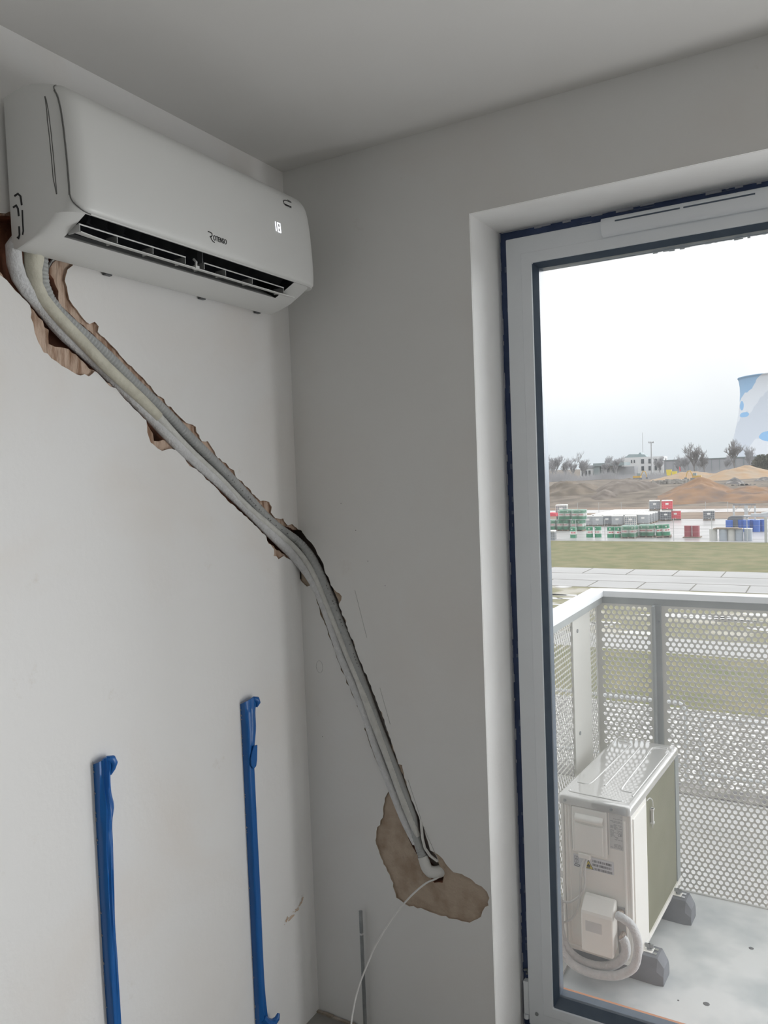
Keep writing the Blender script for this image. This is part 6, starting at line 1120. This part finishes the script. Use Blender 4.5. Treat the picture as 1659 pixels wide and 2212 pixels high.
for k_, (x, y, zt, wd, lab) in enumerate(((-71.2, 230, 6.2, 0.95, 'pale bare tree nearest the window frame on the horizon'), (-66.3, 231, 6.9, 0.8, 'pale bare tree, tallest between the frame and the canopy building'), (-62.5, 229, 4.4, 0.9, 'low pale bare tree just beside the grey canopy building'), (-51.8, 225, 5.0, 0.8, 'pale bare tree in front of the white building'), (-60.6, 253, 5.4, 0.7, 'pale bare tree showing above the canopy roof'), (-56.8, 254, 5.3, 0.7, 'second pale bare tree showing above the canopy roof'), (-74.5, 236, 5.0, 0.9, 'bare tree half hidden by the window frame'), (-36.0, 232, 4.6, 0.9, 'small bare tree before the long grey wall, nearest the white building'), (-40.5, 228, 4.3, 0.9, 'bushy bare tree at the corner of the white building'), (-23.5, 234, 4.0, 0.9, 'small bare tree before the long grey wall, under the wires'), (-33.2, 226, 4.2, 0.8, 'thin bare tree beside the yellow skips'), (-69.0, 233, 5.2, 0.8, 'bare tree in the clump nearest the window frame'), (-64.2, 236, 4.6, 0.9, 'bare tree behind the low white shed'), (-73.0, 226, 4.4, 0.9, 'bushy bare tree in the clump nearest the window frame'), (-54.5, 222, 3.6, 0.9, 'low bare tree between the canopy building and white building'), (-30.8, 236, 3.8, 0.9, 'low bare tree behind the spreading twin trees'))):
    bare_tree('bare_tree', x, y, -1.8, zt, wd, 'bark_hazed', lab, 40 + k_, 5)
sh = MB(); rnd = random.Random(8)
for i in range(11000):      # winter scrub along the horizon
    x = rnd.uniform(-82, -10); y = rnd.uniform(205, 228) if x > -45 else rnd.uniform(212, 226); h_ = rnd.uniform(0.6, 4.6) * (0.35 + 1.0*abs(noise.noise(Vector((x*0.16, 0, 0))))) * (1.25 if x < -62 else 0.9); z0 = -1.9
    dx, w_ = rnd.uniform(-0.8, 0.8), rnd.uniform(0.03, 0.07)
    if -49.5 < x < -45.5 and h_ > 1.5: continue
    sh.add([(x, y, z0), (x + w_, y, z0), (x + w_*0.4 + dx, y + 0.3, z0 + h_), (x + dx, y + 0.3, z0 + h_)], [(0,1,2,3)])
tag(build('scrub', sh, M['bark_hazed'], smooth=0, fix=False), 'leafless grey scrub along the horizon behind the earth heaps', 'scrub', kind='stuff')
hd = MB(); rnd = random.Random(18)
for i in range(2600):
    x = rnd.uniform(-14.0, -6.0); z = rnd.uniform(-2.0, 3.0) - max(0, (-12.8 - x) * 1.5); y = 190 + rnd.uniform(-1.5, 1.5); s_ = rnd.uniform(0.12, 0.4); a = rnd.uniform(0, 3.14)
    hd.add([(x - s_*math.cos(a), y, z - s_*math.sin(a)), (x + s_*math.cos(a), y + 0.2, z + s_*math.sin(a)), (x + s_*math.sin(a)*0.6, y - 0.2, z + s_*0.8)], [(0,1,2)])
hd.box((-13.4, 190.5, -2), (-5.5, 192, 2.5))
tag(build('hedge', hd, mat('dark_hedge', (0.10, 0.115, 0.085), 0.95, col2=(0.15, 0.16, 0.12), nscale=0.6), smooth=0, fix=False), 'dark green hedge at the foot of the cooling tower', 'hedge')
M['render_white'] = mat('white_render', (0.66, 0.67, 0.68), 0.8, col2=(0.62, 0.63, 0.64), nscale=0.3)
M['render_grey'] = mat('grey_cladding', (0.30, 0.31, 0.34), 0.7, col2=(0.34, 0.35, 0.37), nscale=0.3)
M['teal'] = mat('grey_green_panels', (0.20, 0.26, 0.27), 0.6, col2=(0.24, 0.29, 0.30), nscale=0.4)
M['win'] = mat('dark_window', (0.06, 0.07, 0.085), 0.2, col2=(0.08, 0.09, 0.10), nscale=1)
bl = thing('building', 'white three-storey building with dark windows and a mast behind it', 'building', (-52, 264, -1.9)); bo = Vector((-52, 264, -1.9))
def bpart(name, a, b_, k, par, o): return build(name, MB().box(Vector(a) - o, Vector(b_) - o), M[k], par, smooth=0)
bpart('wall', (-58.5, 260, -1.9), (-45.4, 268, 4.5), 'render_white', bl, bo)
rf_ = MB(); rf_.prism([(-58.2, 4.5), (-50.8, 4.5), (-51.4, 5.3), (-52.4, 5.4), (-52.6, 6.0), (-53.0, 6.0), (-53.4, 5.5), (-56.4, 5.6), (-57.2, 5.0)], lambda a, b_: Vector((a, 262, b_)) - bo, lambda a, b_: Vector((a, 266, b_)) - bo); build('roof', rf_, M['teal'], bl, smooth=0)
for x, z, w_, h_ in ((-55.2, 3.2, 0.35, 1.0), (-54.3, 3.2, 0.35, 1.0), (-51.7, 3.1, 0.9, 1.4), (-49.5, 3.1, 0.75, 1.4), (-47.6, 3.0, 0.75, 1.4), (-46.3, 3.0, 0.6, 1.4), (-49.5, 0.8, 0.75, 1.4), (-47.6, 0.8, 0.75, 1.4), (-51.7, 0.8, 0.8, 1.4), (-46.3, 0.8, 0.6, 1.4), (-54.8, 0.8, 0.8, 1.4)):
    bpart('window', (x - w_/2, 259.85, z - h_/2), (x + w_/2, 260.05, z + h_/2), 'win', bl, bo)
b2_ = thing('building', 'grey-green canopy building with a white windowed front beneath', 'building', (-57.5, 244, -1.9)); bo = Vector((-57.5, 244, -1.9))
bpart('wall', (-60.6, 243, -1.9), (-55.5, 248, 2.0), 'render_white', b2_, bo); bpart('side_wall', (-62.3, 240, -1.9), (-60.5, 248, 2.3), 'teal', b2_, bo); bpart('canopy', (-62.4, 239.6, 2.0), (-53.0, 248, 2.95), 'teal', b2_, bo)
bpart('annex', (-55.6, 242, -1.9), (-50.5, 247, 1.6), 'render_grey', b2_, bo)
for x in (-59.9, -58.6, -57.2): bpart('window', (x - 0.35, 242.85, -0.3), (x + 0.35, 243.05, 1.3), 'win', b2_, bo)
b3_ = thing('building', 'low white shed beside the grey-green canopy building', 'building', (-66, 247, -1.9)); bo = Vector((-66, 247, -1.9))
bpart('wall', (-68, 245, -1.9), (-64.0, 250, 1.6), 'render_white', b3_, bo); bpart('roof', (-68.3, 244.7, 1.6), (-63.8, 250.3, 2.4), 'render_grey', b3_, bo)
for x in (-67.2, -66.1, -65.0): bpart('window', (x - 0.3, 244.85, -1.0), (x + 0.3, 245.05, 0.8), 'win', b3_, bo)
b4_ = thing('building', 'long grey warehouse wall behind the bare trees', 'building', (-28, 247, -1.9)); bo = Vector((-28, 247, -1.9))
bpart('wall', (-42.6, 245, -1.9), (-8.0, 255, 2.9), 'render_grey', b4_, bo); bpart('roof_edge', (-42.8, 244.8, 2.9), (-7.8, 255.2, 3.15), 'teal', b4_, bo)
pnl = MB()
for i in range(16): pnl.box(Vector((-42.0 + i*2.15, 244.9, -1.9)) - bo, Vector((-41.9 + i*2.15, 245.0, 2.9)) - bo)
build('panel_joint', pnl, M['teal'], b4_, smooth=0)
ms = MB(); ms.tube([(0, 0, 0), (0, 0, 10), (0, 0, 14.8)], [0.16, 0.12, 0.06], 6); tag(build('antenna_mast', ms, M['cage'], loc=(-53.6, 270, -2.0)), 'tall slim antenna mast behind the white building', 'mast')
lm = thing('lighting_mast', 'floodlight mast with a crossbar of lamps beside the white building', 'mast', (-47.9, 255, -2.0))
build('pole', MB().tube([(0, 0, 0), (0, 0, 10.9)], [0.32, 0.22], 8), M['cage'], lm); build('crossbar', MB().box((-0.85, -0.1, 10.7), (0.85, 0.1, 10.95)), M['cage'], lm, smooth=0)
for x in (-0.7, -0.25, 0.25, 0.7): build('lamp', MB().box((x - 0.15, -0.2, 10.95), (x + 0.15, 0.1, 11.25)), M['cage'], lm, smooth=0)
def digger(loc, rz, label):
    t = thing('excavator', label, 'excavator', loc, rz, 'yellow excavators on the earth heaps'); Y_ = mat('digger_yellow', (0.55, 0.34, 0.05), 0.6, col2=(0.50, 0.32, 0.08), nscale=2)
    build('tracks', MB().box((-0.9, -0.6, 0), (0.9, 0.6, 0.35)), M['rubber'], t, smooth=0); build('body', MB().box((-0.9, -0.5, 0.35), (0.6, 0.5, 0.75)), Y_, t, smooth=0)
    build('cab', MB().box((-0.1, -0.4, 0.75), (0.5, 0.3, 1.25)), M['teal'], t, smooth=0)
    build('boom', MB().tube([(0.5, 0, 0.6), (1.0, 0, 1.7), (1.5, 0, 1.5)], 0.10, 6), Y_, t); build('arm', MB().tube([(1.5, 0, 1.5), (1.75, 0, 0.4)], 0.08, 6), Y_, t); build('bucket', MB().box((1.6, -0.25, 0.1), (2.0, 0.25, 0.45)), M['rubber'], t, smooth=0)
digger((-20.0, 150, -1.25), R(180), 'yellow excavator parked on the orange earth heap'); digger((-32.4, 160, -1.1), 0, 'yellow excavator with a raised arm in front of the white building')
for x, z0, h_, lab in ((-33.3, -1.0, 1.45, 'yellow skip nearest the white building'), (-32.0, -1.0, 1.0, 'yellow skip beside the flagpole')):
    tag(build('skip', MB().prism([(-0.45, 0), (0.45, 0), (0.62, h_), (-0.62, h_)], lambda a, b_: (a, -0.4, b_), lambda a, b_: (a, 0.4, b_)), M['yellow'], loc=(x, 200, z0), smooth=0), lab, 'skip')
fg = thing('flagpole', 'small pole with a red and white pennant beside the yellow skips', 'flagpole', (-31.7, 205, -1.9)); build('pole', MB().tube([(0, 0, 0), (0, 0, 3.1)], 0.05, 6), M['cage'], fg)
build('pennant', MB().prism([(0, 1.8), (0.35, 1.9), (0.25, 2.9), (0, 3.0)], lambda a, b_: (a, -0.01, b_), lambda a, b_: (a, 0.01, b_)), M['ibc_red'], fg, smooth=0)
# cooling tower with a painted sky mural
TW = bpy.data.materials.new('tower_mural'); TW.use_nodes = True
n = TW.node_tree.nodes; l = TW.node_tree.links; b = n['Principled BSDF']; b.inputs['Roughness'].default_value = 0.85
t = n.new('ShaderNodeTexCoord'); sp = n.new('ShaderNodeSeparateXYZ'); l.new(t.outputs['Object'], sp.inputs[0])
ns = n.new('ShaderNodeTexNoise'); ns.inputs['Scale'].default_value = 0.07; ns.inputs['Detail'].default_value = 5; l.new(t.outputs['Object'], ns.inputs['Vector'])
def mth(op, a, bb, c=None):
    q = n.new('ShaderNodeMath'); q.operation = op
    for i, v_ in enumerate((a, bb, c)):
        if v_ is None: continue
        if hasattr(v_, 'default_value') or hasattr(v_, 'links'): l.new(v_, q.inputs[i])
        else: q.inputs[i].default_value = v_
    return q.outputs[0]
hgt = mth('MULTIPLY_ADD', ns.outputs['Fac'], 16.0, sp.outputs['Z']); hgt = mth('MULTIPLY_ADD', sp.outputs['X'], -0.95, hgt)
sky_m = n.new('ShaderNodeMapRange'); sky_m.inputs['From Min'].default_value = 107.0; sky_m.inputs['From Max'].default_value = 107.6; l.new(hgt, sky_m.inputs['Value'])
n2 = n.new('ShaderNodeTexNoise'); n2.inputs['Scale'].default_value = 0.06; n2.inputs['Detail'].default_value = 4; l.new(t.outputs['Object'], n2.inputs['Vector'])
cloud = mth('MULTIPLY_ADD', n2.outputs['Fac'], 24.0, hgt)
cl_m = n.new('ShaderNodeMapRange'); cl_m.inputs['From Min'].default_value = 100.0; cl_m.inputs['From Max'].default_value = 101.0; l.new(cloud, cl_m.inputs['Value'])
def patch(cx, cz, rx, rz):
    dx = mth('DIVIDE', mth('SUBTRACT', sp.outputs['X'], cx), rx); dz = mth('DIVIDE', mth('SUBTRACT', sp.outputs['Z'], cz), rz)
    d2 = mth('ADD', mth('MULTIPLY', dx, dx), mth('MULTIPLY', dz, dz)); return mth('LESS_THAN', mth('MULTIPLY_ADD', n2.outputs['Fac'], 2.4, d2), 2.1)
class _O: pass
bl_m = _O(); bl_m.outputs = {'Result': mth('MAXIMUM', mth('MAXIMUM', patch(-31.0, 50.0, 6.0, 2.5), patch(-34.0, 60.0, 2.5, 5.0)), patch(-8.0, 26.0, 9.0, 5.0))}
low_m = patch(-14.0, 16.0, 12.0, 9.0)
def mixn(f, a, bb):
    q = n.new('ShaderNodeMix'); q.data_type = 'RGBA'; l.new(f, q.inputs['Factor'])
    for s_, v_ in (('A', a), ('B', bb)):
        if isinstance(v_, tuple): q.inputs[s_].default_value = v_
        else: l.new(v_, q.inputs[s_])
    return q.outputs['Result']
c1 = mixn(cl_m.outputs['Result'], (0.58, 0.64, 0.73, 1), (0.70, 0.75, 0.82, 1)); c1 = mixn(low_m, c1, (0.70, 0.75, 0.82, 1)); c2 = mixn(bl_m.outputs['Result'], c1, (0.26, 0.50, 0.80, 1)); c3 = mixn(sky_m.outputs['Result'], c2, (0.30, 0.50, 0.74, 1))
l.new(c3, b.inputs['Base Color'])
ct_ = MB()
prof = [(52, -4), (47.5, 13), (43.5, 28), (40.8, 40), (38.6, 52), (37.3, 63), (36.7, 73), (36.9, 80), (37.8, 86), (38.4, 88), (38.9, 88.3), (38.9, 89.3), (37.5, 89.3), (36, 80), (36, 60)]
ct_.lathe(prof, 96)
tw = tag(build('cooling_tower', ct_, TW, loc=(-44.5, 905, 0), smooth=60), 'huge concrete cooling tower painted with a blue sky and clouds', 'cooling tower')
